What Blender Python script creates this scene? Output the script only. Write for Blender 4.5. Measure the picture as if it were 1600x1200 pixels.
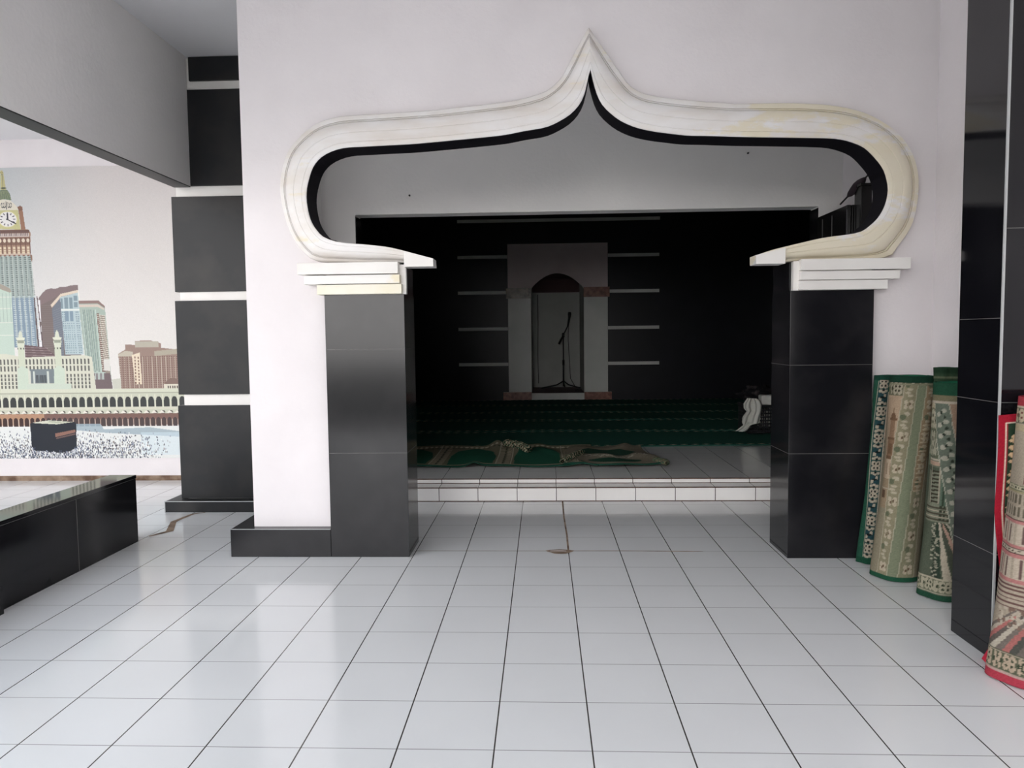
import bpy, bmesh, math, random
import numpy as np
from mathutils import Vector, Matrix, noise
from mathutils.geometry import tessellate_polygon

for o in list(bpy.data.objects): bpy.data.objects.remove(o)
S = bpy.context.scene
COL = S.collection
random.seed(7); RNG = np.random.default_rng(7)

# ------------------------------------------------------------------ camera
cam_d = bpy.data.cameras.new('camera'); cam = bpy.data.objects.new('camera', cam_d); COL.objects.link(cam)
R_ = Vector((0.999085, 0.041172, -0.011546)); U_ = Vector((0.008847, 0.065146, 0.997836)); F_ = Vector((-0.041835, 0.997026, -0.064723))
m = Matrix((( R_.x, U_.x, -F_.x, -0.1406), (R_.y, U_.y, -F_.y, -2.1861), (R_.z, U_.z, -F_.z, 1.2645), (0, 0, 0, 1)))
cam.matrix_world = m
cam_d.sensor_width = 36; cam_d.lens = 36 * 1157.46 / 1600; cam_d.clip_start = .05; cam_d.clip_end = 200
S.camera = cam

# ------------------------------------------------------------------ daylight
W = bpy.data.worlds.new('world'); S.world = W; W.use_nodes = True
wn = W.node_tree.nodes; wl = W.node_tree.links
bg = wn['Background']
tc = wn.new('ShaderNodeTexCoord'); sx = wn.new('ShaderNodeSeparateXYZ'); cr = wn.new('ShaderNodeValToRGB')
wl.new(tc.outputs['Generated'], sx.inputs[0]); wl.new(sx.outputs['Z'], cr.inputs[0]); wl.new(cr.outputs[0], bg.inputs[0])
cr.color_ramp.elements[0].position = 0.0; cr.color_ramp.elements[0].color = (1, .97, .95, 1)
cr.color_ramp.elements[1].position = .6; cr.color_ramp.elements[1].color = (.30, .335, .38, 1)
_e = cr.color_ramp.elements.new(.16); _e.color = (.92, .90, .89, 1)
bg.inputs[1].default_value = 7.2

sd = bpy.data.lights.new('sun', 'SUN'); sd.energy = 5.0; sd.angle = math.radians(3); sd.color = (1, .93, .86)
sun = bpy.data.objects.new('sun', sd); COL.objects.link(sun); sun.location = (-6, -8, 9)
sun.rotation_euler = Vector((0.05, 0.10, -1.0)).to_track_quat('-Z', 'Y').to_euler()

S.view_settings.view_transform = 'Standard'; S.view_settings.look = 'None'
S.view_settings.exposure = 0.08; S.view_settings.gamma = 1.0; S.view_settings.use_curve_mapping = False

# ------------------------------------------------------------------ helpers
def lin(c):
    return tuple((v/255/12.92 if v/255 <= .04045 else ((v/255+.055)/1.055)**2.4) for v in c)
def nd(mat, t, **k):
    n = mat.node_tree.nodes.new(t)
    for a, b in k.items(): setattr(n, a, b)
    return n
def base_mat(name, col=(.8, .8, .8), rough=.6, spec=.5, metal=0):
    mt = bpy.data.materials.new(name); mt.use_nodes = True
    b = mt.node_tree.nodes['Principled BSDF']
    b.inputs['Base Color'].default_value = (*col, 1); b.inputs['Roughness'].default_value = rough
    b.inputs['Specular IOR Level'].default_value = spec; b.inputs['Metallic'].default_value = metal
    return mt, b
def noisy(name, c1, c2, scale=3, rough=.6, spec=.5, detail=6, lo=.35, hi=.65, bump=0, bscale=40, stretch=(1, 1, 1)):
    mt, b = base_mat(name, c1, rough, spec); L = mt.node_tree.links
    g = nd(mt, 'ShaderNodeNewGeometry'); mp = nd(mt, 'ShaderNodeMapping'); mp.inputs['Scale'].default_value = stretch
    L.new(g.outputs['Position'], mp.inputs[0])
    n = nd(mt, 'ShaderNodeTexNoise'); n.inputs['Scale'].default_value = scale; n.inputs['Detail'].default_value = detail
    L.new(mp.outputs[0], n.inputs['Vector'])
    r = nd(mt, 'ShaderNodeValToRGB'); r.color_ramp.elements[0].position = lo; r.color_ramp.elements[1].position = hi
    r.color_ramp.elements[0].color = (*c1, 1); r.color_ramp.elements[1].color = (*c2, 1)
    L.new(n.outputs[0], r.inputs[0]); L.new(r.outputs[0], b.inputs['Base Color'])
    if bump:
        n2 = nd(mt, 'ShaderNodeTexNoise'); n2.inputs['Scale'].default_value = bscale; L.new(g.outputs['Position'], n2.inputs['Vector'])
        bp = nd(mt, 'ShaderNodeBump'); bp.inputs['Strength'].default_value = bump; bp.inputs['Distance'].default_value = .01
        L.new(n2.outputs[0], bp.inputs['Height']); L.new(bp.outputs[0], b.inputs['Normal'])
    return mt
def painted(name, rough=.8, spec=.2):
    mt, b = base_mat(name, (1, 1, 1), rough, spec)
    a = nd(mt, 'ShaderNodeVertexColor'); a.layer_name = 'dye'
    mt.node_tree.links.new(a.outputs[0], b.inputs['Base Color'])
    return mt
def line_mask(mt, axis, period, offset, width, wob=.0):
    """1 on grout lines perpendicular to axis"""
    L = mt.node_tree.links
    g = nd(mt, 'ShaderNodeNewGeometry'); s = nd(mt, 'ShaderNodeSeparateXYZ'); L.new(g.outputs['Position'], s.inputs[0])
    def M(op, a, b=None):
        n = nd(mt, 'ShaderNodeMath', operation=op)
        for i, v in enumerate((a, b)):
            if v is None: continue
            if isinstance(v, (int, float)): n.inputs[i].default_value = v
            else: L.new(v, n.inputs[i])
        return n.outputs[0]
    v = M('SUBTRACT', s.outputs[axis], offset); v = M('DIVIDE', v, period)
    fl = M('ROUND', v); d = M('ABSOLUTE', M('SUBTRACT', v, fl)); d = M('MULTIPLY', d, period)
    return M('LESS_THAN', d, width/2)
def tiles(name, tile, grout, lines, rough=.12, spec=.5, vary=.03, coat=0):
    """lines: list of (axis, period, offset, width, strength)"""
    mt, b = base_mat(name, tile, rough, spec); L = mt.node_tree.links
    g = nd(mt, 'ShaderNodeNewGeometry')
    n = nd(mt, 'ShaderNodeTexNoise'); n.inputs['Scale'].default_value = 1.6; n.inputs['Detail'].default_value = 5; L.new(g.outputs['Position'], n.inputs['Vector'])
    r = nd(mt, 'ShaderNodeValToRGB'); r.color_ramp.elements[0].position = .3; r.color_ramp.elements[1].position = .7
    r.color_ramp.elements[0].color = (*[max(0, c-vary) for c in tile], 1); r.color_ramp.elements[1].color = (*[c+vary for c in tile], 1)
    L.new(n.outputs[0], r.inputs[0]); cur = r.outputs[0]; rcur = None
    for ax, per, off, w, st, gc in lines:
        mk = line_mask(mt, ax, per, off, w)
        ml = nd(mt, 'ShaderNodeMath', operation='MULTIPLY'); L.new(mk, ml.inputs[0]); ml.inputs[1].default_value = st
        mx = nd(mt, 'ShaderNodeMix', data_type='RGBA'); L.new(ml.outputs[0], mx.inputs[0]); L.new(cur, mx.inputs[6]); mx.inputs[7].default_value = (*gc, 1)
        cur = mx.outputs[2]
    L.new(cur, b.inputs['Base Color'])
    n3 = nd(mt, 'ShaderNodeTexNoise'); n3.inputs['Scale'].default_value = 7; n3.inputs['Detail'].default_value = 6; L.new(g.outputs['Position'], n3.inputs['Vector'])
    mr = nd(mt, 'ShaderNodeMapRange'); mr.inputs['To Min'].default_value = rough*.7; mr.inputs['To Max'].default_value = rough*1.6
    L.new(n3.outputs[0], mr.inputs[0]); L.new(mr.outputs[0], b.inputs['Roughness'])
    return mt

def obj(name, verts, faces, mat, parent=None, smooth=False, loc=None, **props):
    me = bpy.data.meshes.new(name); me.from_pydata([tuple(v) for v in verts], [], faces); me.update()
    bm = bmesh.new(); bm.from_mesh(me); bmesh.ops.recalc_face_normals(bm, faces=bm.faces); bm.to_mesh(me); bm.free()
    o = bpy.data.objects.new(name, me); COL.objects.link(o)
    for mm in (mat if isinstance(mat, (list, tuple)) else [mat]): me.materials.append(mm)
    if smooth:
        for p in me.polygons: p.use_smooth = True
    if parent: o.parent = parent
    for k, v in props.items(): o[k] = v
    return o
def from_bm(name, bm, mat, parent=None, smooth=False, **props):
    me = bpy.data.meshes.new(name); bmesh.ops.recalc_face_normals(bm, faces=bm.faces); bm.to_mesh(me); bm.free()
    o = bpy.data.objects.new(name, me); COL.objects.link(o)
    for mm in (mat if isinstance(mat, (list, tuple)) else [mat]): me.materials.append(mm)
    if smooth:
        for p in me.polygons: p.use_smooth = True
    if parent: o.parent = parent
    for k, v in props.items(): o[k] = v
    return o
def bm_box(bm, x0, x1, y0, y1, z0, z1, mi=0):
    vs = [bm.verts.new(c) for c in ((x0,y0,z0),(x1,y0,z0),(x1,y1,z0),(x0,y1,z0),(x0,y0,z1),(x1,y0,z1),(x1,y1,z1),(x0,y1,z1))]
    for f in ((0,3,2,1),(4,5,6,7),(0,1,5,4),(1,2,6,5),(2,3,7,6),(3,0,4,7)):
        fc = bm.faces.new([vs[i] for i in f]); fc.material_index = mi
    return vs
def box(name, x0, x1, y0, y1, z0, z1, mat, parent=None, bevel=0, **props):
    bm = bmesh.new(); bm_box(bm, x0, x1, y0, y1, z0, z1)
    if bevel: bmesh.ops.bevel(bm, geom=bm.edges[:], offset=bevel, segments=2, affect='EDGES', profile=.6)
    return from_bm(name, bm, mat, parent, **props)
def boxes(name, lst, mat, parent=None, **props):
    bm = bmesh.new()
    for b in lst: bm_box(bm, *b)
    return from_bm(name, bm, mat, parent, **props)
def empty(name, loc, label, cat, group=None):
    o = bpy.data.objects.new(name, None); COL.objects.link(o); o.location = loc; o.empty_display_size = .1
    o['label'] = label; o['category'] = cat
    if group: o['group'] = group
    return o
def adopt(root):
    """children were modelled in world space: keep them there"""
    bpy.context.view_layer.update()
    for c in COL.objects:
        if c.parent is root: c.matrix_parent_inverse = root.matrix_world.inverted()
def tag(o, label, cat, group=None):
    o['label'] = label; o['category'] = cat
    if group: o['group'] = group
    return o
def tube(name, pts, rad, mat, parent=None, n=8, cap=True, **props):
    pts = [Vector(p) for p in pts]; bm = bmesh.new(); rings = []
    rads = rad if isinstance(rad, (list, tuple)) else [rad]*len(pts)
    for i, p in enumerate(pts):
        d = (pts[min(i+1, len(pts)-1)] - pts[max(i-1, 0)]).normalized()
        a = d.orthogonal().normalized() if i == 0 else (a - a.dot(d)*d).normalized()
        b = d.cross(a)
        rings.append([bm.verts.new(p + (a*math.cos(2*math.pi*k/n) + b*math.sin(2*math.pi*k/n))*rads[i]) for k in range(n)])
    for r0, r1 in zip(rings, rings[1:]):
        for k in range(n): bm.faces.new((r0[k], r0[(k+1) % n], r1[(k+1) % n], r1[k]))
    if cap: bm.faces.new(rings[0][::-1]); bm.faces.new(rings[-1])
    return from_bm(name, bm, mat, parent, smooth=True, **props)

class Canvas:
    """colour raster in metres; drawn by code, carried by a mesh's colour attribute"""
    def __init__(s, w, h, res, bgc):
        s.w, s.h, s.res = w, h, res
        s.nx = int(round(w/res))+1; s.ny = int(round(h/res))+1
        s.a = np.zeros((s.ny, s.nx, 3), np.float32); s.a[:] = lin(bgc)
        s.X, s.Y = np.meshgrid(np.linspace(0, w, s.nx), np.linspace(0, h, s.ny))
    def put(s, m, c, al=1.0):
        s.a[m] = s.a[m]*(1-al) + np.array(lin(c), np.float32)*al
    def rect(s, x0, y0, x1, y1, c, al=1.0):
        x0, x1 = sorted((x0, x1)); y0, y1 = sorted((y0, y1))
        i0, i1 = max(0, int(math.ceil(x0/s.w*(s.nx-1)))), min(s.nx, int(math.floor(x1/s.w*(s.nx-1)))+1)
        j0, j1 = max(0, int(math.ceil(y0/s.h*(s.ny-1)))), min(s.ny, int(math.floor(y1/s.h*(s.ny-1)))+1)
        if i1 > i0 and j1 > j0:
            s.a[j0:j1, i0:i1] = s.a[j0:j1, i0:i1]*(1-al) + np.array(lin(c), np.float32)*al
    def poly(s, pts, c, al=1.0):
        xs = [p[0] for p in pts]; ys = [p[1] for p in pts]
        i0, i1 = max(0, int(min(xs)/s.w*(s.nx-1))-1), min(s.nx, int(max(xs)/s.w*(s.nx-1))+2)
        j0, j1 = max(0, int(min(ys)/s.h*(s.ny-1))-1), min(s.ny, int(max(ys)/s.h*(s.ny-1))+2)
        if i1 <= i0 or j1 <= j0: return
        X = s.X[j0:j1, i0:i1]; Y = s.Y[j0:j1, i0:i1]; ins = np.zeros(X.shape, bool)
        n = len(pts)
        for k in range(n):
            (xa, ya), (xb, yb) = pts[k], pts[(k+1) % n]
            if ya == yb: continue
            t = ((ya > Y) != (yb > Y)) & (X < (xb-xa)*(Y-ya)/(yb-ya)+xa)
            ins ^= t
        sub = s.a[j0:j1, i0:i1]; sub[ins] = sub[ins]*(1-al) + np.array(lin(c), np.float32)*al
    def ell(s, cx, cy, rx, ry, c, al=1.0):
        i0, i1 = max(0, int((cx-rx)/s.w*(s.nx-1))-1), min(s.nx, int((cx+rx)/s.w*(s.nx-1))+2)
        j0, j1 = max(0, int((cy-ry)/s.h*(s.ny-1))-1), min(s.ny, int((cy+ry)/s.h*(s.ny-1))+2)
        if i1 <= i0 or j1 <= j0: return
        m = ((s.X[j0:j1, i0:i1]-cx)/rx)**2 + ((s.Y[j0:j1, i0:i1]-cy)/ry)**2 < 1
        sub = s.a[j0:j1, i0:i1]; sub[m] = sub[m]*(1-al) + np.array(lin(c), np.float32)*al
    def line(s, x0, y0, x1, y1, w, c, al=1.0):
        d = math.hypot(x1-x0, y1-y0) or 1e-6; nx, ny = -(y1-y0)/d*w/2, (x1-x0)/d*w/2
        s.poly([(x0+nx, y0+ny), (x1+nx, y1+ny), (x1-nx, y1-ny), (x0-nx, y0-ny)], c, al)
    def grain(s, k=.05):
        s.a *= 1 + k*RNG.standard_normal((s.ny, s.nx, 1)).astype(np.float32); np.clip(s.a, 0, 1, out=s.a)
    def sample(s, x, y):
        i = np.clip(np.round(np.asarray(x)/s.w*(s.nx-1)).astype(int), 0, s.nx-1); j = np.clip(np.round(np.asarray(y)/s.h*(s.ny-1)).astype(int), 0, s.ny-1)
        return s.a[j, i]
def dim(cv, k):
    g = cv.a.mean(2, keepdims=True); cv.a = np.clip((cv.a*.80+g*.20)*k, 0, 1)
def grid_obj(name, P, C, mat, parent=None, smooth=True, thick=0, offset=-1, flip=False, **props):
    """P (ny,nx,3) positions, C (ny,nx,3) linear colours"""
    ny, nx = P.shape[:2]
    me = bpy.data.meshes.new(name); nv = nx*ny
    me.vertices.add(nv); me.vertices.foreach_set('co', P.reshape(-1).astype(np.float32))
    j, i = np.meshgrid(np.arange(ny-1), np.arange(nx-1), indexing='ij'); a = (j*nx+i).ravel()
    q = np.stack([a, a+1, a+nx+1, a+nx], 1) if not flip else np.stack([a, a+nx, a+nx+1, a+1], 1)
    nf = len(q); me.loops.add(nf*4); me.polygons.add(nf)
    me.loops.foreach_set('vertex_index', q.ravel().astype(np.int32)); me.polygons.foreach_set('loop_start', np.arange(0, nf*4, 4, dtype=np.int32))
    me.polygons.foreach_set('loop_total', np.full(nf, 4, np.int32)); me.polygons.foreach_set('use_smooth', np.full(nf, smooth))
    me.update(); me.validate()
    at = me.color_attributes.new('dye', 'FLOAT_COLOR', 'POINT')
    at.data.foreach_set('color', np.concatenate([C.reshape(-1, 3), np.ones((nv, 1))], 1).astype(np.float32).ravel())
    o = bpy.data.objects.new(name, me); COL.objects.link(o); me.materials.append(mat)
    if thick:
        md = o.modifiers.new('thickness', 'SOLIDIFY'); md.thickness = thick; md.offset = offset
    if parent: o.parent = parent
    for k, v in props.items(): o[k] = v
    return o

# ------------------------------------------------------------------ materials
GD, GL, BR = (.10, .092, .085), (.36, .35, .34), (.13, .075, .055)
M_floor = tiles('white_floor_tile', (.785, .795, .80), GD, [(1, .3, 0, .0032, .85, (.16, .15, .15)), (0, .3, 0, .0048, 1, (.06, .055, .05))], rough=.11, spec=.5, vary=.02)
M_riser = tiles('white_riser_tile', (.88, .86, .84), GD, [(0, .3, -.046, .0055, .95, (.06,.05,.045))], rough=.15)
M_plat = tiles('white_platform_tile', (.76, .76, .75), GD, [(1, .3, .3, .003, .5, GD), (0, .3, -.042, .004, .85, GD)], rough=.12)
M_plaster = noisy('painted_plaster', (.76, .72, .73), (.81, .77, .78), scale=2.2, rough=.62, spec=.25, bump=.12, bscale=55)
M_plaster2 = noisy('painted_plaster_grey', (.82, .80, .79), (.88, .86, .84), scale=1.3, rough=.7, spec=.2, bump=.15, bscale=40, lo=.3, hi=.6)
M_ceil = noisy('ceiling_paint', (.82, .81, .83), (.86, .85, .87), scale=1.0, rough=.8, spec=.1)
M_white = noisy('white_gloss_paint', (.80, .77, .74), (.84, .82, .79), scale=5, rough=.4, spec=.4)
def arch_mat():
    mt = noisy('arch_paint', (.78, .73, .68), (.86, .84, .83), scale=3.5, rough=.42, spec=.4, stretch=(1, 1, 3))
    L = mt.node_tree.links; b = mt.node_tree.nodes['Principled BSDF']; src = b.inputs['Base Color'].links[0].from_socket
    g = nd(mt, 'ShaderNodeNewGeometry'); sp = nd(mt, 'ShaderNodeSeparateXYZ'); L.new(g.outputs['Position'], sp.inputs[0])
    mp = nd(mt, 'ShaderNodeMapping'); mp.inputs['Scale'].default_value = (1.5, 1, 4); L.new(g.outputs['Position'], mp.inputs[0])
    n = nd(mt, 'ShaderNodeTexNoise'); n.inputs['Scale'].default_value = 1.4; n.inputs['Detail'].default_value = 7; n.inputs['Roughness'].default_value = .65; L.new(mp.outputs[0], n.inputs['Vector'])
    # more bare cream on the right limb of the arch
    mr = nd(mt, 'ShaderNodeMapRange'); mr.inputs['From Min'].default_value = .5; mr.inputs['From Max'].default_value = 1.2; mr.inputs['To Min'].default_value = 0; mr.inputs['To Max'].default_value = .21
    L.new(sp.outputs[0], mr.inputs[0])
    ad = nd(mt, 'ShaderNodeMath', operation='ADD'); L.new(n.outputs[0], ad.inputs[0]); L.new(mr.outputs[0], ad.inputs[1])
    r = nd(mt, 'ShaderNodeValToRGB'); r.color_ramp.elements[0].position = .62; r.color_ramp.elements[1].position = .68
    r.color_ramp.elements[0].color = (0, 0, 0, 1); r.color_ramp.elements[1].color = (.75, .75, .75, 1); L.new(ad.outputs[0], r.inputs[0])
    mx = nd(mt, 'ShaderNodeMix', data_type='RGBA'); L.new(r.outputs[0], mx.inputs[0]); L.new(src, mx.inputs[6]); mx.inputs[7].default_value = (.80, .72, .53, 1)
    L.new(mx.outputs[2], b.inputs['Base Color'])
    return mt
M_arch = arch_mat()
M_cream = noisy('cream_paint', (.78, .72, .52), (.84, .80, .68), scale=4, rough=.45, lo=.3, hi=.6)
M_cream2 = noisy('patchy_cream_paint', (.80, .73, .55), (.84, .82, .79), scale=4, rough=.45, lo=.45, hi=.5)
def granite(name, c1, c2, rough, lo=.45, hi=.75, spec=.3):
    mt = noisy(name, c1, c2, scale=3.0, rough=rough, spec=spec, detail=9, lo=lo, hi=hi)
    return mt
M_gran = granite('black_granite', (.009, .009, .011), (.022, .021, .023), .13)
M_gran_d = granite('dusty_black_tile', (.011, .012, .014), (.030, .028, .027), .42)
M_gran_m = granite('polished_black_tile', (.006, .006, .008), (.012, .012, .014), .07, spec=.45)
M_soffit, _ = base_mat('black_soffit_paint', (.008, .007, .010), .65, .12)
M_joint, _ = base_mat('pale_joint', (.15, .145, .14), .6)
M_edge, _ = base_mat('metal_edge', (.45, .46, .46), .35)
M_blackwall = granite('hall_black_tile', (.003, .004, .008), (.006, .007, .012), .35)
M_greyst, _ = base_mat('white_inlay', (.72, .72, .70), .5)
M_brown = noisy('brown_marble', (.16, .05, .03), (.38, .15, .10), scale=14, rough=.3)
M_browng = noisy('olive_marble', (.08, .06, .04), (.35, .28, .2), scale=12, rough=.3)
M_maroon, _ = base_mat('maroon_paint', (.09, .035, .04), .6)
M_mihtile = noisy('mihrab_tile', (.66, .68, .64), (.76, .77, .73), scale=2, rough=.35)
M_metal, _ = base_mat('black_metal', (.01, .01, .01), .4)
M_wood = noisy('dark_lacquered_wood', (.006, .007, .008), (.014, .013, .013), scale=4, rough=.22, stretch=(8, 8, .6))
M_woodl, _ = base_mat('panel_edge_highlight', (.10, .10, .10), .4)  # lighter grey imitating highlights on the door leaf edges
M_brolly, _ = base_mat('dark_purple_cloth', (.035, .022, .03), .8)
M_cloth = noisy('white_cloth', (.62, .62, .58), (.75, .75, .70), scale=9, rough=.9, spec=.1)
M_dcloth = noisy('dark_cloth', (.01, .01, .012), (.07, .06, .06), scale=14, rough=.95, spec=.1, lo=.5, hi=.7)
M_plastic, _ = base_mat('black_plastic', (.012, .012, .014), .35)
M_rug = painted('woven_rug', .95, .08)
M_print = painted('vinyl_print', .5, .3)
M_ground = noisy('outdoor_ground', (.10, .10, .085), (.15, .15, .13), scale=2, rough=.9)
M_dirt = noisy('dirt_stain', (.12, .07, .045), (.34, .25, .18), scale=9, rough=.9)
M_chipl, _ = base_mat('broken_tile', (.50, .42, .38), .6)

# ------------------------------------------------------------------ setting
ZC = 3.29
YI = 3.58; ZP = .142
fl = obj('floor', [(-7.5,-3.6,0),(2.24,-3.6,0),(2.24,3.42,0),(-1.87,3.42,0),(-1.87,3.58,0),(-2.8,3.58,0),(-2.8,4.32,0),(-7.5,4.32,0)], [(0,1,2,3,4,5,6,7)], M_floor, kind='structure')
box('floor_porch_slab', -7.5, 5, -3.6, 4.4, -.4, -.004, M_ground, kind='structure').name = 'trim_1'
obj('ground', [(-40,-40,-.35),(40,-40,-.35),(40,40,-.35),(-40,40,-.35)], [(0,1,2,3)], M_ground, kind='structure')
box('wall_light_blocker', -.2, 16, -8.4, -8.0, -.35, 5.0, noisy('dark_blocker_wall', (.10, .09, .08), (.17, .16, .15), 1.5, .9), kind='structure')  # unseen wall, added to cut light and reflections from behind right
box('wall_sky_blocker', -9.4, -9.0, -14, 4.3, -.35, 2.6, noisy('pale_blocker_wall', (.42, .40, .38), (.52, .50, .48), 1.5, .9), kind='structure')  # added out of view to hold back direct sky light from the left
# broken grout and chipped tile in the floor
bm = bmesh.new()
def strip(bm, pts, w, z=.0012, mi=0):
    a = None
    for i, (x, y) in enumerate(pts):
        x2, y2 = pts[min(i+1, len(pts)-1)]; x1, y1 = pts[max(i-1, 0)]
        d = math.hypot(x2-x1, y2-y1); nx, ny = -(y2-y1)/d, (x2-x1)/d; ww = w[i] if isinstance(w, list) else w
        b = [bm.verts.new((x+nx*ww/2, y+ny*ww/2, z)), bm.verts.new((x-nx*ww/2, y-ny*ww/2, z))]
        if a: f = bm.faces.new((a[0], a[1], b[1], b[0])); f.material_index = mi
        a = b
strip(bm, [(0, 2.1), (.002, 2.45), (-.003, 2.9), (0, 3.41)], .011)
strip(bm, [(-.9, 2.1), (-.3, 2.1), (0, 2.1), (.3, 2.102), (.7, 2.094), (.78, 2.09)], [.006, .005, .008, .01, .012, .004])
strip(bm, [(-2.69, 2.42), (-2.62, 2.55), (-2.72, 2.80), (-2.69, 3.02), (-2.62, 3.07)], [.02, .05, .04, .03, .015])
strip(bm, [(-.11, 2.078), (-.05, 2.07), (.005, 2.06)], [.004, .016, .03], .0045)
fc = from_bm('floor_crack', bm, M_dirt, fl)
bm = bmesh.new(); vs = [bm.verts.new((-.05+.075*math.cos(t)*(1+.25*math.sin(3*t)), 2.085+.045*math.sin(t), .002)) for t in [k*math.pi/8 for k in range(16)]]; bm.faces.new(vs)
from_bm('floor_chip', bm, M_dirt, fl)
bm = bmesh.new(); vs = [bm.verts.new((-.06+.05*math.cos(t), 2.09+.022*math.sin(t), .004)) for t in [k*math.pi/6 for k in range(12)]]; bm.faces.new(vs)
from_bm('floor_chip', bm, M_chipl, fl)

# steps up to the hall, hall platform
st = box('trim_2', -1.87, 2.13, 3.41, YI+.002, 0, .106, M_riser, kind='structure')
pl = box('floor_hall', -2.76, 4.3, YI, 12.3, 0, ZP, M_plat, kind='structure'); pl.name = 'floor_2'
bm = bmesh.new(); bm_box(bm, -1.86, 2.12, YI-.003, YI+.002, .106, ZP-.002)
from_bm('riser', bm, M_riser, pl)
bm = bmesh.new()
for y, z in ((3.4085, .1055), (3.4085, .002), (YI-.0045, ZP-.001), (YI-.0045, .1065)): bm_box(bm, -1.86, 2.12, y-.0005, y+.004, z-.0035, z+.004)
from_bm('grout_line', bm, noisy('brown_grout', (.06, .03, .022), (.14, .08, .06), 20, .9), st)

# arch opening outline (metres, x/z)
ARCH_IN= [[(-0.743, 1.695), (-0.903, 1.743), (-0.999, 1.766), (-1.124, 1.782), (-1.232, 1.791), (-1.304, 1.806), (-1.357, 1.828)], [(-1.357, 1.828), (-1.392, 1.864), (-1.423, 1.917), (-1.439, 1.981), (-1.445, 2.051), (-1.435, 2.121), (-1.404, 2.208), (-1.356, 2.263)], [(-1.356, 2.263), (-1.29, 2.296), (-1.218, 2.312), (-1.111, 2.316), (-0.98, 2.32), (-0.845, 2.324), (-0.65, 2.337), (-0.498, 2.348), (-0.344, 2.361), (-0.231, 2.38), (-0.116, 2.397), (-0.043, 2.426), (0.02, 2.463), (0.066, 2.509), (0.094, 2.559), (0.111, 2.617), (0.122, 2.669), (0.131, 2.697)], [(0.131, 2.697), (0.149, 2.619), (0.17, 2.554), (0.197, 2.506), (0.239, 2.463), (0.294, 2.422), (0.373, 2.386), (0.47, 2.362), (0.577, 2.346), (0.656, 2.336), (0.776, 2.331), (0.947, 2.322), (1.202, 2.313), (1.372, 2.306), (1.457, 2.299), (1.524, 2.282), (1.592, 2.251)], [(1.592, 2.251), (1.651, 2.194), (1.696, 2.133), (1.718, 2.065), (1.722, 2.008), (1.707, 1.94), (1.674, 1.879), (1.634, 1.839), (1.584, 1.805)], [(1.584, 1.805), (1.506, 1.79), (1.38, 1.775), (1.199, 1.736), (1.107, 1.714), (1.021, 1.686)]]
ARCH_OUT= [[(-0.74, 1.654), (-0.904, 1.683), (-1.127, 1.686), (-1.307, 1.693), (-1.397, 1.698), (-1.451, 1.716)], [(-1.451, 1.716), (-1.521, 1.788), (-1.572, 1.885), (-1.602, 1.991), (-1.616, 2.114), (-1.598, 2.229), (-1.559, 2.323), (-1.495, 2.394)], [(-1.495, 2.394), (-1.411, 2.458), (-1.303, 2.494), (-1.196, 2.505), (-1.018, 2.511), (-0.752, 2.522), (-0.647, 2.53), (-0.457, 2.547), (-0.306, 2.56), (-0.191, 2.585), (-0.114, 2.609), (-0.062, 2.645), (-0.016, 2.694), (0.036, 2.788), (0.082, 2.874), (0.127, 2.947)], [(0.127, 2.947), (0.174, 2.878), (0.229, 2.799), (0.294, 2.703), (0.342, 2.638), (0.391, 2.601), (0.456, 2.576), (0.614, 2.55), (0.853, 2.524), (0.945, 2.518), (1.2, 2.515), (1.369, 2.505), (1.494, 2.488), (1.622, 2.452), (1.731, 2.394)], [(1.731, 2.394), (1.816, 2.325), (1.879, 2.231), (1.911, 2.129), (1.917, 2.027), (1.903, 1.909), (1.872, 1.816), (1.813, 1.731)], [(1.813, 1.731), (1.773, 1.679), (1.638, 1.657), (1.399, 1.657), (1.211, 1.657), (1.18, 1.643), (1.022, 1.643)]]
def catmull(P, n):
    """smooth resample through points, n samples per polyline by arc length"""
    P = np.array(P); Q = [2*P[0]-P[1]] + list(P) + [2*P[-1]-P[-2]]; out = []
    for k in range(1, len(Q)-2):
        for t in np.linspace(0, 1, 12, endpoint=False):
            a, b, c, d = Q[k-1], Q[k], Q[k+1], Q[k+2]
            out.append(.5*((2*b)+(-a+c)*t+(2*a-5*b+4*c-d)*t*t+(-a+3*b-3*c+d)*t**3))
    out.append(P[-1]); out = np.array(out)
    s = np.r_[0, np.cumsum(np.hypot(*np.diff(out, axis=0).T))]
    # two passes of light smoothing keep the ends
    T = np.linspace(0, s[-1], n); r = np.stack([np.interp(T, s, out[:, 0]), np.interp(T, s, out[:, 1])], 1)
    for _ in range(2): r[1:-1] = (r[:-2]+2*r[1:-1]+r[2:])/4
    return r
def smooth_path(segs, ns):
    left = [p for i in range(3) for p in (segs[i] if i == 0 else segs[i][1:])]
    right = [p for i in range(3, 6) for p in (segs[i] if i == 3 else segs[i][1:])]
    return left, right
def resample_half(segs, ns):
    pts = [p for i, s in enumerate(segs) for p in (s if i == 0 else s[1:])]
    P = np.array(pts); dense = catmull(pts, 600)
    s = np.r_[0, np.cumsum(np.hypot(*np.diff(dense, axis=0).T))]
    marks = [0]
    for sg in segs:
        e = np.array(sg[-1]); marks.append(s[np.argmin(((dense-e)**2).sum(1))])
    marks[-1] = s[-1]; T = []
    for k, n in enumerate(ns): T += list(np.linspace(marks[k], marks[k+1], n, endpoint=False))
    T.append(marks[-1])
    return np.stack([np.interp(T, s, dense[:, 0]), np.interp(T, s, dense[:, 1])], 1)
iL = resample_half(ARCH_IN[:3], (16, 20, 50)); oL = resample_half(ARCH_OUT[:3], (16, 20, 50))
iR = resample_half(ARCH_IN[3:], (50, 20, 16)); oR = resample_half(ARCH_OUT[3:], (50, 20, 16))
INN = np.vstack([iL, iR[1:]]); OUT = np.vstack([oL, oR[1:]])

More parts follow.
